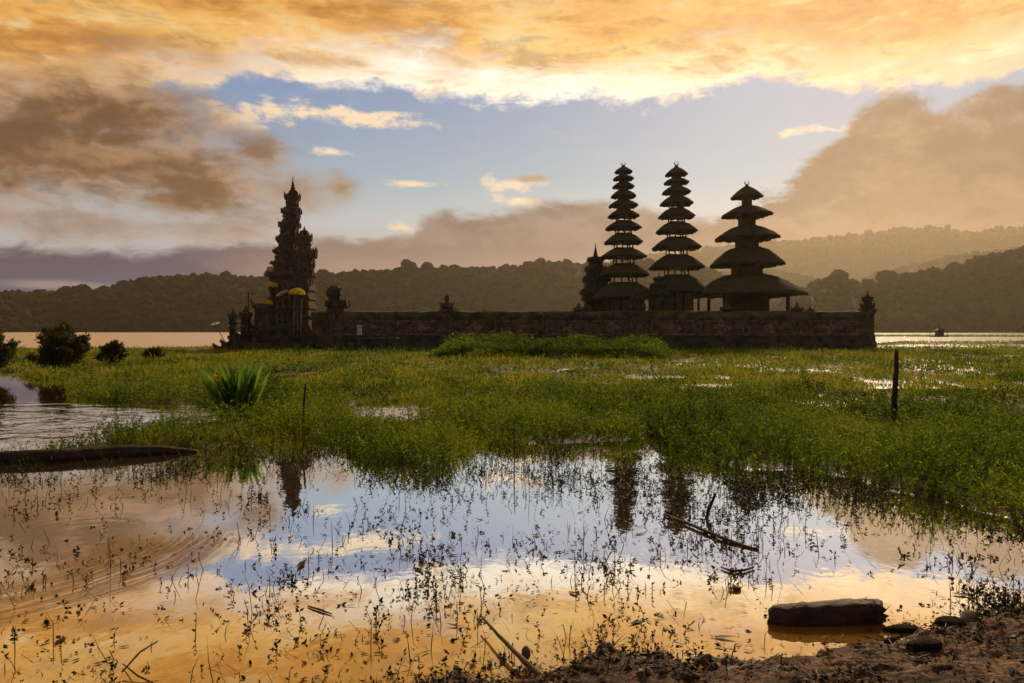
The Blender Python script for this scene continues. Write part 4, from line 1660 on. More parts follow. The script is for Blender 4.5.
def build_grass():
    # low sward over the whole marsh: density per ground area falls with distance, blades widen to match
    Vs, Qs, Ts, Tn = [], [], [], []
    base = 0
    for (n, pl, ph, L, W) in ((80000, 341.5, 352, .20, .075), (110000, 352, 372, .22, .045), (110000, 372, 405, .19, .026), (60000, 405, 440, .16, .016), (32000, 440, 535, .14, .010)):
        x, y = scatter_marsh(n, pl, ph)
        m = marsh_mask(x, y)
        h = height(x, y)
        patch = fbm(x * .55, y * .35, 31, 4)
        cn = CAM_H * F / (423 - HOR)
        open_ = ((x - X_(238, cn)) / .6) ** 2 + ((y - cn + .9) / 1.6) ** 2 > 1
        keep = open_ & (m > .35) & (h > -.055 + .05 * (patch - .5)) & (rng.random(n) < .35 + 1.3 * patch * m) & outside_temple(x, y)
        x, y, h, patch = x[keep], y[keep], h[keep], patch[keep]
        k = len(x)
        clump = fbm(x * 1.5, y * .9, 33, 3)
        tall = np.clip(.3 + 1.6 * (patch - .3) + 2.0 * (clump - .5), .15, 2.0)
        ln = L * tall * rng.lognormal(0, .3, k)
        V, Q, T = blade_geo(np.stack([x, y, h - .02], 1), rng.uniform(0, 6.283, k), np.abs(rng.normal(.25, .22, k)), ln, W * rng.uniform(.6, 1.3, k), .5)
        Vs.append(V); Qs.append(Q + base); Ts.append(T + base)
        px, py = pix(x, y)
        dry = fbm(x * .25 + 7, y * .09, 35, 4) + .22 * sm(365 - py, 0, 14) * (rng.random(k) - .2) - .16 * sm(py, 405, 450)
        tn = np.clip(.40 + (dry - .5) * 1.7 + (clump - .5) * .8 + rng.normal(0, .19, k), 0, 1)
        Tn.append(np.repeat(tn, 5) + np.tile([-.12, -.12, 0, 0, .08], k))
        base += len(V)
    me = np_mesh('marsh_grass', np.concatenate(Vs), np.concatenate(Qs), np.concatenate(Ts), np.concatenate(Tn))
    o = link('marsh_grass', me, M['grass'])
    tag(o, 'green and straw coloured grass covering the wet marsh before the temple', 'grass', kind='stuff')


build_grass()


def weed_plants(x, y, z, hgt, leaf, nleaf, spread=.28, width=.5, stems=True, up=.55, thick=.005):
    """many leafy sprigs: a stem each, with leaves set along it"""
    k = len(x)
    a = rng.uniform(0, 6.283, k)
    ln = np.abs(rng.normal(0, spread, k))
    d = np.stack([np.cos(a) * np.sin(ln), np.sin(a) * np.sin(ln), np.cos(ln)], 1)
    root = np.stack([x, y, z], 1)
    s = rng.uniform(.12, 1.0, (k, nleaf))
    s[:, 0] = 1.0
    bend = np.stack([np.cos(a), np.sin(a), np.zeros(k)], 1) * (hgt * .25)[:, None]
    P = root[:, None] + d[:, None] * (s * hgt[:, None])[..., None] + bend[:, None] * (s ** 2)[..., None]
    P = P.reshape(-1, 3)
    n = len(P)
    ld = rand_dirs(n, -.1, 1.0)
    ld[:, 2] = ld[:, 2] * up + .15
    nr = rand_dirs(n, .2, 1.0)
    size = np.repeat(leaf, nleaf) * rng.uniform(.6, 1.25, n)
    V, Q = leaf_geo(P, ld, nr, size, size * width)
    T = None
    if stems:
        sd_ = np.stack([-np.sin(a), np.cos(a), np.zeros(k)], 1)
        tip = root + d * hgt[:, None] + bend
        mid = root + d * hgt[:, None] * .5 + bend * .25
        w = thick
        SV = np.stack([root - sd_ * w, root + sd_ * w, mid - sd_ * w * .8, mid + sd_ * w * .8, tip - sd_ * w * .4, tip + sd_ * w * .4], 1).reshape(-1, 3)
        i = np.arange(k)[:, None] * 6 + len(V)
        Q = np.concatenate([Q, i + np.array([[0, 1, 3, 2]]), i + np.array([[2, 3, 5, 4]])])
        V = np.concatenate([V, SV])
    return V, Q, n, k


def build_weeds():
    # leafy broad-leaved weeds thickening towards the water's edge
    Vs, Qs, Tn, base = [], [], [], 0
    for (n, pl, ph, hh, lf, nl, thr) in ((26000, 352, 392, .22, .085, 9, .36), (28000, 392, 425, .21, .056, 12, .32), (36000, 425, 545, .19, .040, 14, .25)):
        x, y = scatter_marsh(n, pl, ph)
        m = marsh_mask(x, y)
        px, py = pix(x, y)
        patch = fbm(x * .8, y * .5, 51, 4)
        clump = np.exp(-((px - 425) / 62) ** 2 - ((py - 458) / 22) ** 2) + .8 * np.exp(-((px - 640) / 40) ** 2 - ((py - 436) / 14) ** 2)
        clump = clump + .7 * np.exp(-((px - 900) / 120) ** 2 - ((py - 478) / 20) ** 2) + .6 * np.exp(-((px - 185) / 60) ** 2 - ((py - 432) / 10) ** 2) + .7 * np.exp(-((px - 260) / 60) ** 2 - ((py - 410) / 14) ** 2)
        cn = CAM_H * F / (423 - HOR)
        open_ = ((x - X_(238, cn)) / .55) ** 2 + ((y - cn + .6) / 1.2) ** 2 > 1
        keep = open_ & (m > .12) & (rng.random(n) < (patch - thr) * 4 + clump + .25 * sm(py, 400, 440)) & (height(x, y) > -.085)
        x, y, m, patch, clump = x[keep], y[keep], m[keep], patch[keep], clump[keep]
        k = len(x)
        hgt = hh * (.22 + .8 * patch + .75 * clump + 1.1 * sm(fbm(x * 1.3, y * .8, 59, 3), .46, .72)) * rng.lognormal(0, .22, k)
        V, Q, nlv, ns = weed_plants(x, y, np.minimum(height(x, y), .04) - .01, hgt, np.full(k, lf), nl, .25, .42, True, .6, .004)
        Vs.append(V); Qs.append(Q + base); base += len(V)
        tone = np.repeat(np.clip(.42 + 1.1 * (fbm(x * .6, y * .3, 58, 3) - .5) + rng.normal(0, .16, k), 0, 1), nl)
        tl = np.clip(np.repeat(tone + rng.normal(0, .22, len(tone)), 4), 0, 1)
        Tn += [tl, np.full(ns * 6, .2)]
    # leafy growth over the mound at the foot of the wall
    n = 9000
    mpx, y = rng.uniform(415, 672, n), rng.uniform(40.5, 47.5, n)
    x = (mpx - 512) / F * y
    lump = fbm(x * .7, y * .7, 44, 4)
    prof = np.interp(mpx, [405, 432, 450, 470, 500, 540, 575, 600, 640, 656, 672], [.0, .2, .7, 1.15, 1.3, .95, 1.1, .8, 1.1, .8, .0])
    hm = prof * .92 * (.4 + 1.1 * lump) * (1 - ((y - 44.2) / 6.0) ** 2)
    kp = hm > .2
    x, y, hm, lump = x[kp], y[kp], hm[kp], lump[kp]
    V, Q, nlv, ns = weed_plants(x, y, height(x, y), hm * rng.uniform(.8, 1.15, len(x)), np.full(len(x), .16), 9, .3, .42, False, .6)
    Vs.append(V); Qs.append(Q + base); base += len(V)
    Tn.append(np.clip(np.repeat(np.repeat(.26 + (lump - .5) * .9, 9) + rng.normal(0, .16, nlv), 4), 0, 1))
    me = np_mesh('leafy_weeds', np.concatenate(Vs), np.concatenate(Qs), None, np.concatenate(Tn))
    o = link('leafy_weeds', me, M['weed'])
    tag(o, 'small leafy green weeds crowding the edge of the marsh', 'weeds', kind='stuff')


build_weeds()


def build_water_weeds():
    # thin dark sprigs standing in the shallow pools
    def dens(px, py):
        low = np.interp(px, LOW[:, 0], LOW[:, 1])
        d = .9 * np.exp(-((py - low) / 26) ** 2) * (py > low - 6)
        d += 1.1 * np.exp(-((px - 560) / 200) ** 2 - ((py - 548) / 22) ** 2)
        d += .75 * np.exp(-((px - 740) / 110) ** 2 - ((py - 505) / 30) ** 2)
        d += .6 * np.exp(-((px - 640) / 170) ** 2 - ((py - 478) / 20) ** 2)
        d += .55 * np.exp(-((px - 430) / 90) ** 2 - ((py - 600) / 48) ** 2)
        d += .55 * np.exp(-((px - 700) / 130) ** 2 - ((py - 575) / 26) ** 2)
        d += .85 * np.exp(-((px - 265) / 30) ** 2 - ((py - 500) / 16) ** 2)
        d += .7 * np.exp(-((px - 130) / 110) ** 2 - ((py - 474) / 9) ** 2)
        d += .42 * np.exp(-((px - 230) / 70) ** 2 - ((py - 630) / 42) ** 2)
        d += .28 * np.exp(-((px - 60) / 80) ** 2 - ((py - 640) / 40) ** 2)
        d += .16 * np.exp(-((px - 60) / 90) ** 2 - ((py - 505) / 14) ** 2)
        d += .5 * np.exp(-((px - 300) / 90) ** 2 - ((py - 556) / 22) ** 2)
        d += .5 * np.exp(-((px - 880) / 90) ** 2 - ((py - 510) / 18) ** 2)
        d += 1.0 * np.exp(-((px - 660) / 52) ** 2 - ((py - 632) / 20) ** 2)
        d += 1.3 * np.exp(-((px - 1000) / 42) ** 2 - ((py - 604) / 24) ** 2)
        d += .5 * np.exp(-((px - 960) / 60) ** 2 - ((py - 560) / 22) ** 2)
        d += .8 * np.exp(-((px - 480) / 60) ** 2 - ((py - 668) / 12) ** 2)
        d += .12
        # clear water kept clear
        d *= 1 - .93 * np.exp(-((px - 560) / 120) ** 2 - ((py - 506) / 9) ** 2)
        d *= 1 - .9 * np.exp(-((px - 340) / 60) ** 2 - ((py - 500) / 20) ** 2)
        d *= 1 - .9 * np.exp(-((px - 800) / 110) ** 2 - ((py - 610) / 32) ** 2)
        d *= 1 - .85 * np.exp(-((px - 560) / 60) ** 2 - ((py - 622) / 22) ** 2)
        d *= 1 - .9 * np.exp(-((px - 900) / 60) ** 2 - ((py - 580) / 18) ** 2)
        return d
    n = 80000
    px = rng.uniform(-200, 1230, n)
    py = rng.uniform(446, 700, n)
    w = (py - HOR) / 250.0
    x = (px - 512) / F * (CAM_H * F / (py - HOR))
    y = CAM_H * F / (py - HOR)
    pt = fbm(x * 2.2, y * 1.6, 71, 4)
    keep = (rng.random(n) < dens(px, py) * (.16 + 1.2 * sm(pt, .44, .68)) * .44 / (0.25 + w * w * 1.5)) & (marsh_mask(x, y) < .5) & (pond_left(px, py) < .3)
    x, y, px, py = x[keep], y[keep], px[keep], py[keep]
    k = len(x)
    hgt = rng.lognormal(math.log(.05), .5, k) * (1 + .8 * (py < 510))
    zz = np.maximum(height(x, y), -.03)
    V, Q, nlv, ns = weed_plants(x, y, zz, hgt, rng.uniform(.013, .028, k), 11, .8, .5, True, .6, .0026)
    Vs, Qs, Tn, base = [V], [Q], [np.clip(np.repeat(rng.normal(.35, .2, nlv), 4), 0, 1), np.full(ns * 6, .3)], len(V)
    # bare bent stalks
    m2 = int(k * .7)
    j = rng.integers(0, k, m2)
    bx, by = x[j] + rng.normal(0, .12, m2), y[j] + rng.normal(0, .12, m2)
    L = rng.lognormal(math.log(.10), .5, m2)
    V, Q3, T3 = blade_geo(np.stack([bx, by, np.full(m2, -.02)], 1), rng.uniform(0, 6.283, m2), np.abs(rng.normal(.8, .5, m2)), L, np.full(m2, .0055), rng.normal(.3, .5, (m2, 1)))
    Vs.append(V); Qs.append(Q3 + base); Tn.append(np.full(len(V), .45))
    T3 = T3 + base
    base += len(V)
    # flat leaves and bits floating on the surface
    m3 = 8000
    fx = rng.uniform(-200, 1230, m3); fy = rng.uniform(455, 700, m3)
    yy = CAM_H * F / (fy - HOR); xx = (fx - 512) / F * yy
    pt = fbm(xx * 1.6, yy * 1.6, 81, 4)
    kp = (rng.random(m3) < (.08 + dens(fx, fy)) * sm(pt, .38, .62) * .9) & (marsh_mask(xx, yy) < .6) & (bank_mask(xx, yy) < .4)
    xx, yy = xx[kp], yy[kp]
    m3 = len(xx)
    a = rng.uniform(0, 6.283, m3)
    sz = rng.lognormal(math.log(.03), .45, m3)
    V, Q = leaf_geo(np.stack([xx, yy, np.full(m3, .004)], 1), np.stack([np.cos(a), np.sin(a), rng.uniform(-.02, .12, m3)], 1), np.tile([0, 0, 1.0], (m3, 1)), sz, sz * rng.uniform(.2, .5, m3))
    Vs.append(V); Qs.append(Q + base); Tn.append(np.clip(np.repeat(rng.normal(.6, .25, m3), 4), 0, 1))
    me = np_mesh('water_weeds', np.concatenate(Vs), np.concatenate(Qs), T3, np.concatenate(Tn))
    o = link('water_weeds', me, M['water_weed'])
    tag(o, 'dark thin weeds and floating leaves in the shallow pool', 'weeds', kind='stuff')


build_water_weeds()


def build_litter():
    # dead leaves, twigs and crumbs of earth on the mud bank
    n = 52000
    px = rng.uniform(300, 1200, n); py = rng.uniform(590, 740, n)
    y = CAM_H * F / (py - HOR); x = (px - 512) / F * y
    b = bank_mask(x, y)
    pt = fbm(x * 5, y * 5, 91, 4)
    keep = (rng.random(n) < b * (.1 + .8 * sm(pt, .42, .66)) * .7 + .10 * np.exp(-((b - .3) / .2) ** 2))
    x, y, pt = x[keep], y[keep], pt[keep]
    k = len(x)
    z = np.maximum(height(x, y), 0) + .004
    a = rng.uniform(0, 6.283, k)
    twig = rng.random(k) < .35
    L = np.where(twig, np.minimum(rng.lognormal(math.log(.045), .5, k), .12), np.minimum(rng.lognormal(math.log(.018), .4, k), .032))
    W = np.where(twig, .004, L * rng.uniform(.3, .8, k))
    V, Q = leaf_geo(np.stack([x, y, z], 1), np.stack([np.cos(a), np.sin(a), rng.normal(.12, .22, k)], 1), rand_dirs(k, .3, 1), L, W)
    me = np_mesh('leaf_litter', V, Q, None, np.clip(np.repeat(rng.normal(.5, .25, k), 4), 0, 1))
    m = leaf_mat('dead_leaf', [(0, (.008, .005, .003, 1)), (.5, (.03, .016, .008, 1)), (1.0, (.13, .07, .034, 1))], .1, 2.0)
    o = link('leaf_litter', me, m)
    tag(o, 'dead leaves, twigs and crumbs on the brown mud bank', 'leaf litter', kind='stuff')


build_litter()


def build_reed_strip():
    # thin strip of reeds out in the lake on the right, and stray tufts along the far edge
    n = 14000
    px = rng.uniform(760, 1300, n)
    y = rng.normal(212, 7, n) + 5 * np.sin(px / 60)
    x = (px - 512) / F * y
    keep = fbm(x * .05, y * .02, 15, 3) > .3
    x, y = x[keep], y[keep]
    k = len(x)
    V, Q, T = blade_geo(np.stack([x, y, np.full(k, -.02)], 1), rng.uniform(0, 6.28, k), np.abs(rng.normal(.2, .15, k)), rng.lognormal(math.log(.45), .35, k), np.full(k, .12), .4)
    me = np_mesh('lake_reeds', V, Q, T, np.clip(np.repeat(rng.normal(.5, .2, k), 5), 0, 1))
    o = link('lake_reeds', me, M['grass'])
    tag(o, 'thin dark strip of reeds lying out in the lake at right', 'reeds', kind='stuff')


build_reed_strip()


# tall grass banked against the wall
def build_tall_grass():
    n = 36000
    px = rng.uniform(405, 690, n)
    y = rng.uniform(39.5, 48.5, n)
    x = (px - 512) / F * y
    prof = np.interp(px, [405, 432, 450, 470, 500, 540, 575, 600, 640, 656, 672], [.0, .2, .7, 1.15, 1.3, .95, 1.1, .8, 1.1, .8, .0])
    lump = fbm(x * .7, y * .7, 44, 4)
    lump2 = vnoise(x * 1.5 + 3, y * .8, 46)
    hmax = prof * .92 * (.4 + 1.1 * lump) * (1 - ((y - 44.2) / 6.0) ** 2)
    keep = rng.random(n) < .3 + hmax
    x, y, hmax, lump, lump2 = x[keep], y[keep], hmax[keep], lump[keep], lump2[keep]
    k = len(x)
    z0 = height(x, y)
    L = np.clip(hmax, .15, 2) * rng.uniform(.75, 1.15, k)
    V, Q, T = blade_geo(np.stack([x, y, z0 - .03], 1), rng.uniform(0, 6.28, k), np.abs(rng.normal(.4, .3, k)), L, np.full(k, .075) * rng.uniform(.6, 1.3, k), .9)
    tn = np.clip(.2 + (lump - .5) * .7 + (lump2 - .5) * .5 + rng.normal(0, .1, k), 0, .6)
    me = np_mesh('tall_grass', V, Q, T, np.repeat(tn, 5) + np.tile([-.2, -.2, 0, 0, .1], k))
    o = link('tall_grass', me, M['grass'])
    tag(o, 'taller lush green grass mounded along the foot of the wall', 'tall grass', kind='stuff')


build_tall_grass()


# ------------------------------------------------------------------ bushes on the left shore
def bush(label, px0, px1, py_top, py_base, n_leaf, seed):
    rng2 = np.random.default_rng(seed)
    Y = CAM_H * F / (py_base - HOR)
    cx = X_((px0 + px1) / 2, Y)
    hw = S_((px1 - px0) / 2, Y)
    H = S_(py_base - py_top, Y)
    t = thing('marsh_bush', label, 'bush', (cx, Y, 0), group='dark bushes on the left shore')
    mb = MB()
    tips = []
    nb = 34
    for i in range(nb):
        a = rng2.uniform(0, 6.283)
        rr = rng2.uniform(.1, 1.05) ** .7
        hh = H * (1 - .5 * rr ** 2) * rng2.uniform(.5, 1.06)
        p0 = Vector((cx + math.cos(a) * .15 * hw, Y + math.sin(a) * .15 * hw, -.05))
        p2 = Vector((cx + math.cos(a) * rr * hw * .88, Y + math.sin(a) * rr * hw * .75, hh))
        p1 = (p0 + p2) / 2 + Vector((0, 0, hh * .12))
        mb.tube([p0, p1, p2], [.022, .016, .006], 5)
        for f in (.45, .65, .85, 1.0):
            q = p0.lerp(p1, f * 2) if f < .5 else p1.lerp(p2, f * 2 - 1)
            tips.append((q, .34 - .12 * f))
    mb.build('stem', M['bark'], t)
    idx = rng2.integers(0, len(tips), n_leaf)
    C = np.array([tips[i][0] for i in idx])
    S = np.array([tips[i][1] for i in idx])[:, None] * hw * .44
    off = rng2.normal(0, .6, (n_leaf, 3)) * S
    P = C + off
    P[:, 2] = np.maximum(P[:, 2], .02)
    ld = rng2.normal(0, 1, (n_leaf, 3)); ld[:, 2] = np.abs(ld[:, 2]) * .7
    nr = rng2.normal(0, 1, (n_leaf, 3))
    L = rng2.uniform(.07, .15, n_leaf) * Y / 28
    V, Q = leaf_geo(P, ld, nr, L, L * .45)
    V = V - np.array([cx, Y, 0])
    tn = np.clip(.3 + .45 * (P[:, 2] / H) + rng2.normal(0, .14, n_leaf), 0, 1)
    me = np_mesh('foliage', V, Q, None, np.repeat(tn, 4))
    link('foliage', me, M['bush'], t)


bush('biggest rounded dark bush on the left shore', 29, 92, 324, 371, 17000, 1)
bush('dark bush cut off by the left edge of the photo', -42, 21, 326, 378, 14000, 2)
bush('small leaning dark bush right of the biggest bush', 97, 130, 342, 365, 6000, 3)
bush('tiny low bush, farthest right of the bushes on the left shore', 144, 164, 348.5, 361, 3000, 4)


# ------------------------------------------------------------------ broad-leaved clump with a yellow flower
def build_canna():
    py_b = 423
    Y = CAM_H * F / (py_b - HOR)
    cx = X_(238, Y)
    t = thing('broad_leaved_plant', 'bright green clump of broad upright leaves with a yellow flower in the marsh', 'plant', (cx, Y, 0))
    V, Q, T, base = [], [], [], 0
    r2 = np.random.default_rng(5)
    for i in range(80):
        a = r2.uniform(0, 6.283)
        rad = r2.uniform(0, .21)
        lean = r2.uniform(.02, .14) + rad * 1.0
        if r2.random() < .14: lean += .35
        L = r2.uniform(.6, 1.12) * (1 - .3 * rad)
        W = r2.uniform(.08, .125)
        ang = a + r2.normal(0, .35)
        d = np.array([math.cos(ang), math.sin(ang), 0])
        ta = r2.normal(0, .7)
        s = np.array([math.cos(ta), math.sin(ta), 0])
        p = np.array([math.cos(a) * rad, math.sin(a) * rad * .8, 0.0])
        ns = 7
        ring = []
        for k in range(ns + 1):
            f = k / ns
            w = W * (math.sin(math.pi * min(1, .06 + .94 * f) ** 1.35) * .9 + .05) * .5 if k < ns else .001
            ln = lean + .32 * f * f
            if k:
                p = p + (d * math.sin(ln) + np.array([0, 0, math.cos(ln)])) * L / ns
            fold = d * .25 * w
            ring += [p - s * w - fold * .6, p + fold * .8, p + s * w - fold * .6]
        V += ring
        for k in range(ns):
            for c in range(2):
                q = base + k * 3 + c
                Q.append((q, q + 1, q + 4, q + 3))
        tone = r2.normal(.5, .2)
        T += [min(1, max(0, tone + .25 * (j // 3) / ns - .1)) for j in range(len(ring))]
        base += len(ring)
    me = np_mesh('foliage', np.array(V), np.array(Q), None, np.array(T), smooth=True)
    link('foliage', me, M['canna'], t)
    m = new_mat('yellow_petal')
    out_surface(principled((.8, .48, .02, 1), .6, .2))
    mb = MB()
    fx, fy, fz = X_(219.5, Y), Y - .1, Z_(378.5, Y)
    for k in range(7):
        a = k * .9
        mb.horn((fx + math.cos(a) * .01, fy + math.sin(a) * .01, fz - .03 + .006 * k), (math.cos(a), math.sin(a)), .06, .085, .8)
    mb.build('flower', m, t)
    mb = MB()
    mb.tube([(X_(228, Y), Y - .05, 0), (X_(223, Y), Y - .08, .35), (fx, fy, fz)], [.012, .01, .006], 6)
    mb.build('flower_stem', M['canna'], t)


build_canna()


def wall_weed(label, px, py_base, py_top, n, Y, spread, seed):
    r2 = np.random.default_rng(seed)
    t = thing('wall_plant', label, 'plant', (X_(px, Y), Y, Z_(py_base, Y)), group='plants growing on the temple wall')
    mb = MB()
    P = []
    for i in range(n):
        a = r2.uniform(-1, 1)
        H = S_((py_base - py_top) * r2.uniform(.45, 1.0), Y)
        p0 = Vector((X_(px, Y) + a * .12, Y, Z_(py_base, Y)))
        p2 = p0 + Vector((a * spread * H, r2.uniform(-.12, .02), H))
        mb.tube([p0, (p0 + p2) / 2 + Vector((a * .05, 0, .05)), p2], [.012, .009, .005], 5)
        for f in np.linspace(.2, 1, 10):
            P.append(p0.lerp(p2, f))
    mb.build('stem', M['twig'], t)
    k = len(P)
    P = np.repeat(np.array(P), 3, 0) + r2.normal(0, .035, (k * 3, 3))
    k *= 3
    V, Q = leaf_geo(P, r2.normal(0, 1, (k, 3)), r2.normal(0, 1, (k, 3)), r2.uniform(.06, .14, k), r2.uniform(.03, .06, k))
    V = V - np.array(t.location)
    me = np_mesh('foliage', V, Q, None, np.repeat(np.clip(r2.normal(.55, .2, k), 0, 1), 4))
    link('foliage', me, M['weed'], t)


wall_weed('tall straggly weed rooted on the wall near its middle joint', 487, 334, 293, 9, YW - .5, .22, 11)
wall_weed('small sprig growing on the coping just right of the finial pillar', 457.5, 312, 303, 5, YW - .1, .4, 12)
wall_weed('drooping dry plant between the gate and the corner pillar', 323, 349, 322, 10, YW - 1.1, .3, 13)
wall_weed('low leafy plant at the right foot of the stone gate', 295, 352, 343, 10, 55.0, .7, 14)




# ------------------------------------------------------------------ posts, logs, branches and stones
def driftwood(name, label, cat, pts, rad, mat, n=10, jitter=.1, squash=1.0, group=None, extra=None):
    mb = MB()
    # resample for an irregular outline
    P = [Vector(p) for p in pts]
    Q, Rr = [], []
    m = 7
    for i in range(len(P) - 1):
        for k in range(m):
            f = k / m
            Q.append(P[i].lerp(P[i + 1], f))
            Rr.append(rad[i] * (1 - f) + rad[i + 1] * f)
    Q.append(P[-1]); Rr.append(rad[-1])
    Q = [q + Vector([random.uniform(-.12, .12) * r * (.35 if n > 10 else 1) for _ in range(3)]) for q, r in zip(Q, Rr)]
    gr = [1 + .45 * (float(vnoise(np.array(k * 1.7), np.array(3.1 + len(P)), 77)) - .5) * (.14 if n > 10 else .2) for k in range(n)]
    if n > 10:
        for k in random.sample(range(n), 2): gr[k] *= .93
    mb.tube(Q, [r * (random.uniform(.975, 1.025) if n > 10 else random.uniform(.93, 1.07)) for r in Rr], n, True, squash, jitter, gr)
    if n > 10:
        # splintered ends
        ax = (Q[-1] - Q[-2]).normalized()
        for k in range(n):
            v = Vector(mb.v[-n + k]); mb.v[-n + k] = tuple(v + ax * random.uniform(-.35, .3) * Rr[-1])
            v = Vector(mb.v[k]); mb.v[k] = tuple(v - ax * random.uniform(-.3, .3) * Rr[0])
    if extra: extra(mb)
    o = mb.build(name, mat, smooth=True)
    tag(o, label, cat, group)
    return o


g = ground
driftwood('wooden_post', 'dark crooked wooden post standing alone in the marsh at right', 'post',
          [g(895.5, 427, -.1), at(894, 405, 12.1) + Vector((0, 0, 0)), at(896, 380, 12.1), at(896.5, 350, 12.1)], [.044, .043, .04, .03], M['bark'], 9, .12)
driftwood('thin_stake', 'thin dark stake in the grass right of the broad leaved plant', 'stake',
          [at(303.2, 438, 10.9), at(303.8, 405, 10.9), at(305.5, 384, 10.9)], [.019, .017, .013], M['bark'], 6, .1)
driftwood('thin_stalk', 'thin upright stalk at the water edge near the middle of the marsh', 'stake',
          [at(514.5, 472, 8.6), at(514, 445, 8.6), at(515, 416, 8.6)], [.008, .007, .004], M['bark'], 6, .1)
def log_stubs(mb):
    mb.tube([g(62, 452, .08), g(60, 449, .2)], [.03, .018], 6)
driftwood('fallen_log', 'long dark fallen log lying across the water at left', 'log',
          [g(-170, 462, .02), g(-40, 460, .045), g(60, 456, .05), g(115, 451.5, .055), g(165, 450.5, .04), g(198, 452, .0)], [.088, .086, .08, .076, .06, .025], M['bark'], 22, .03)
def log_end(mb): pass
driftwood('floating_log', 'short thick red brown log stranded in the shallows at the lower right', 'log',
          [g(769, 615, .03), g(776, 615.5, .034), g(793, 615.5, .036), g(830, 614, .04), g(866, 612.5, .042), g(878, 612, .044)], [.034, .052, .062, .068, .069, .063], M['redbark'], 26, .05)
driftwood('dead_branch', 'straight bare stick rising from the bank out over the golden water', 'branch',
          [g(556, 690, .03), g(527, 664, .05), g(502, 639, .05), g(481, 616, .05)], [.014, .013, .009, .005], M['twig'], 7, .1,
          extra=lambda mb: mb.lathe((g(526, 664).x, g(526, 664).y), [(.012, .02), (.022, .04), (.02, .065), (.008, .08)], 8))
driftwood('dead_branch', 'short stick lying on the bank right of the long stick', 'branch',
          [g(546, 684, .03), g(562, 675, .035), g(579, 667, .03)], [.011, .01, .008], M['twig'], 7, .1)
driftwood('dead_branch', 'long thin branch lying slantwise in the blue reflection', 'branch',
          [g(664, 514, .012), g(692, 525, .018), g(722, 538, .016), g(758, 550, .004)], [.009, .013, .013, .009], M['twig'], 7, .1)
driftwood('dead_branch', 'short dark stub poking up beside the long slanting branch', 'branch',
          [at(706, 520, 6.15), at(708, 512, 6.15), at(715.5, 493, 6.15)], [.011, .013, .011], M['bark'], 7, .1)
driftwood('dead_branch', 'small curved twig floating where the blue meets the gold', 'branch',
          [g(721, 567, .01), g(732, 571, .012), g(745, 570, .012), g(754, 567, .01)], [.005, .008, .008, .005], M['bark'], 6, .1)
driftwood('dead_branch', 'thin twig floating on the golden water near the left corner', 'branch',
          [g(308, 606, .006), g(321, 610, .008), g(332, 614, .006)], [.004, .006, .003], M['bark'], 6, .1)
driftwood('dead_branch', 'forked bent twig standing in the water at the lower left', 'branch',
          [g(122, 672, .02), g(140, 652, .07), g(158, 641, .09)], [.004, .004, .003], M['bark'], 6, .1,
          extra=lambda mb: mb.tube([g(123, 664, .01), g(138, 676, .03), g(153, 683, .03)], [.003, .004, .003], 6))


def lump(name, label, cat, px, py, hw, hd, hh, mat, seed, group=None, rot=0.0):
    r2 = np.random.default_rng(seed)
    p = ground(px, py)
    v = ICO_V.copy()
    j = 1 + r2.normal(0, .11, len(v))
    f = fbm(v[:, 0] * 1.6 + seed, v[:, 1] * 1.6 + v[:, 2], seed, 3)
    v = v * (j * (.7 + .6 * f))[:, None] * np.array([hw, hd, hh])
    c, s = math.cos(rot), math.sin(rot)
    v = np.stack([v[:, 0] * c - v[:, 1] * s, v[:, 0] * s + v[:, 1] * c, v[:, 2]], 1)
    z = max(0.0, float(height(np.array([p.x]), np.array([p.y]))[0]))
    me = np_mesh(name, v, None, ICO_F, None, True)
    o = link(name, me, mat)
    o.location = (p.x, p.y, z + hh * .45)
    s_ = o.modifiers.new('round', 'SUBSURF')
    s_.levels = s_.render_levels = 1
    tag(o, label, cat, group)
    return o


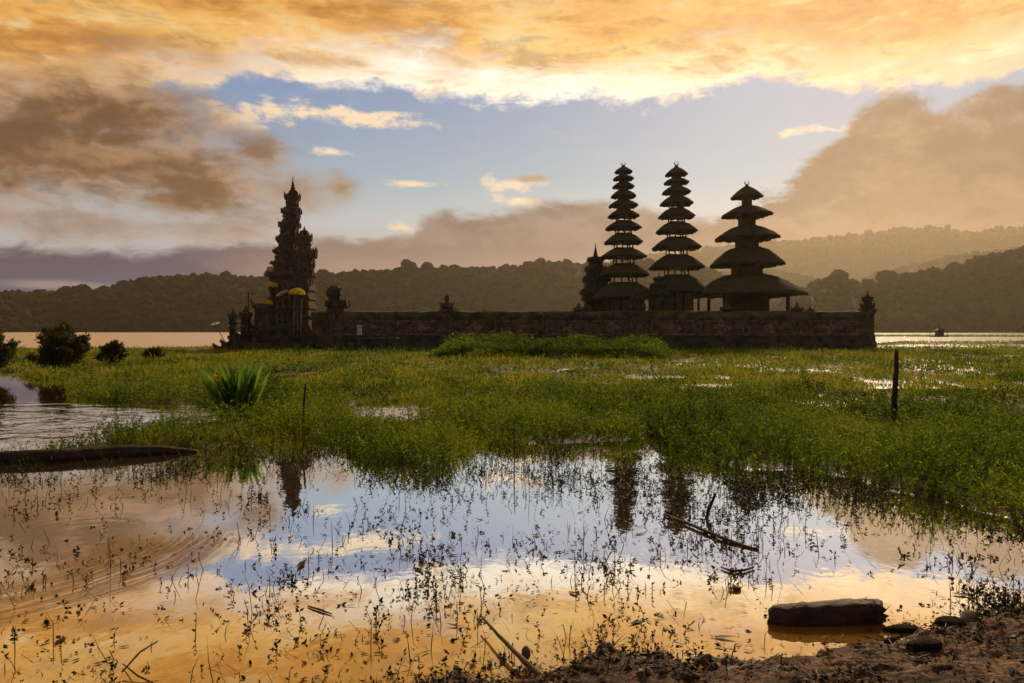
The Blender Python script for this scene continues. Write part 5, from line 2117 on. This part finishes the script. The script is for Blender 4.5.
M['rock'] = stone_mat('grey_tan_rock', (.2, .15, .11, 1), (.36, .29, .22, 1), 0.0, 14.0)
M['clod'] = stone_mat('mud_clod', (.012, .008, .006, 1), (.06, .036, .022, 1), 0.0, 12.0)
lump('bank_stone', 'pale grey tan stone on the mud below the leafy sprigs', 'stone', 970, 624, .062, .05, .05, M['rock'], 3, None, .4)
lump('mud_clod', 'long flat dark clod at the water edge right of the stranded log', 'clod', 902, 631, .10, .035, .022, M['clod'], 4, 'dark clods on the mud bank', -.1)
lump('mud_clod', 'broad dark clod between the log and the pale stone', 'clod', 950, 637, .09, .05, .035, M['clod'], 5, 'dark clods on the mud bank')
lump('mud_clod', 'big dark clod in the middle of the bare mud, nearest the camera', 'clod', 925, 664, .085, .045, .035, M['clod'], 6, 'dark clods on the mud bank', .15)
lump('mud_clod', 'rounded dark clod just below the right end of the log', 'clod', 893, 646, .05, .035, .03, M['clod'], 7, 'dark clods on the mud bank')
lump('water_stone', 'small reddish stone showing above the golden water among weeds', 'stone', 737, 590, .026, .022, .02, M['redbark'], 8)


# ------------------------------------------------------------------ little raft far out on the lake
def build_raft():
    Y = 196.0
    t = thing('fishing_raft', 'tiny dark raft with a hut and upright poles far out on the lake at right', 'raft', (X_(939, Y), Y, 0))
    u = S_(1, Y)
    mb = MB()
    mb.frustum((X_(939, Y), Y), u * 8, u * 8.3, .02, .3, 1.0, 1.0)
    mb.build('deck', M['bark'], t)
    mb = MB()
    mb.frustum((X_(939.5, Y), Y), u * 3.2, u * 3.0, .3, Z_(330.4, Y), .7, .65)
    mb.frustum((X_(939.5, Y), Y), u * 4.0, u * 1.2, Z_(330.4, Y), Z_(328.2, Y), .9, .3)
    mb.build('hut', M['redbark'], t)
    for px, tp in ((929.5, 329), (946.5, 328.5), (938, 324.5)):
        mb = MB()
        mb.tube([(X_(px, Y), Y - .3, -.2), (X_(px, Y), Y - .3, Z_(tp, Y))], [.09, .07], 6)
        mb.build('pole', M['bark'], t)


build_raft()
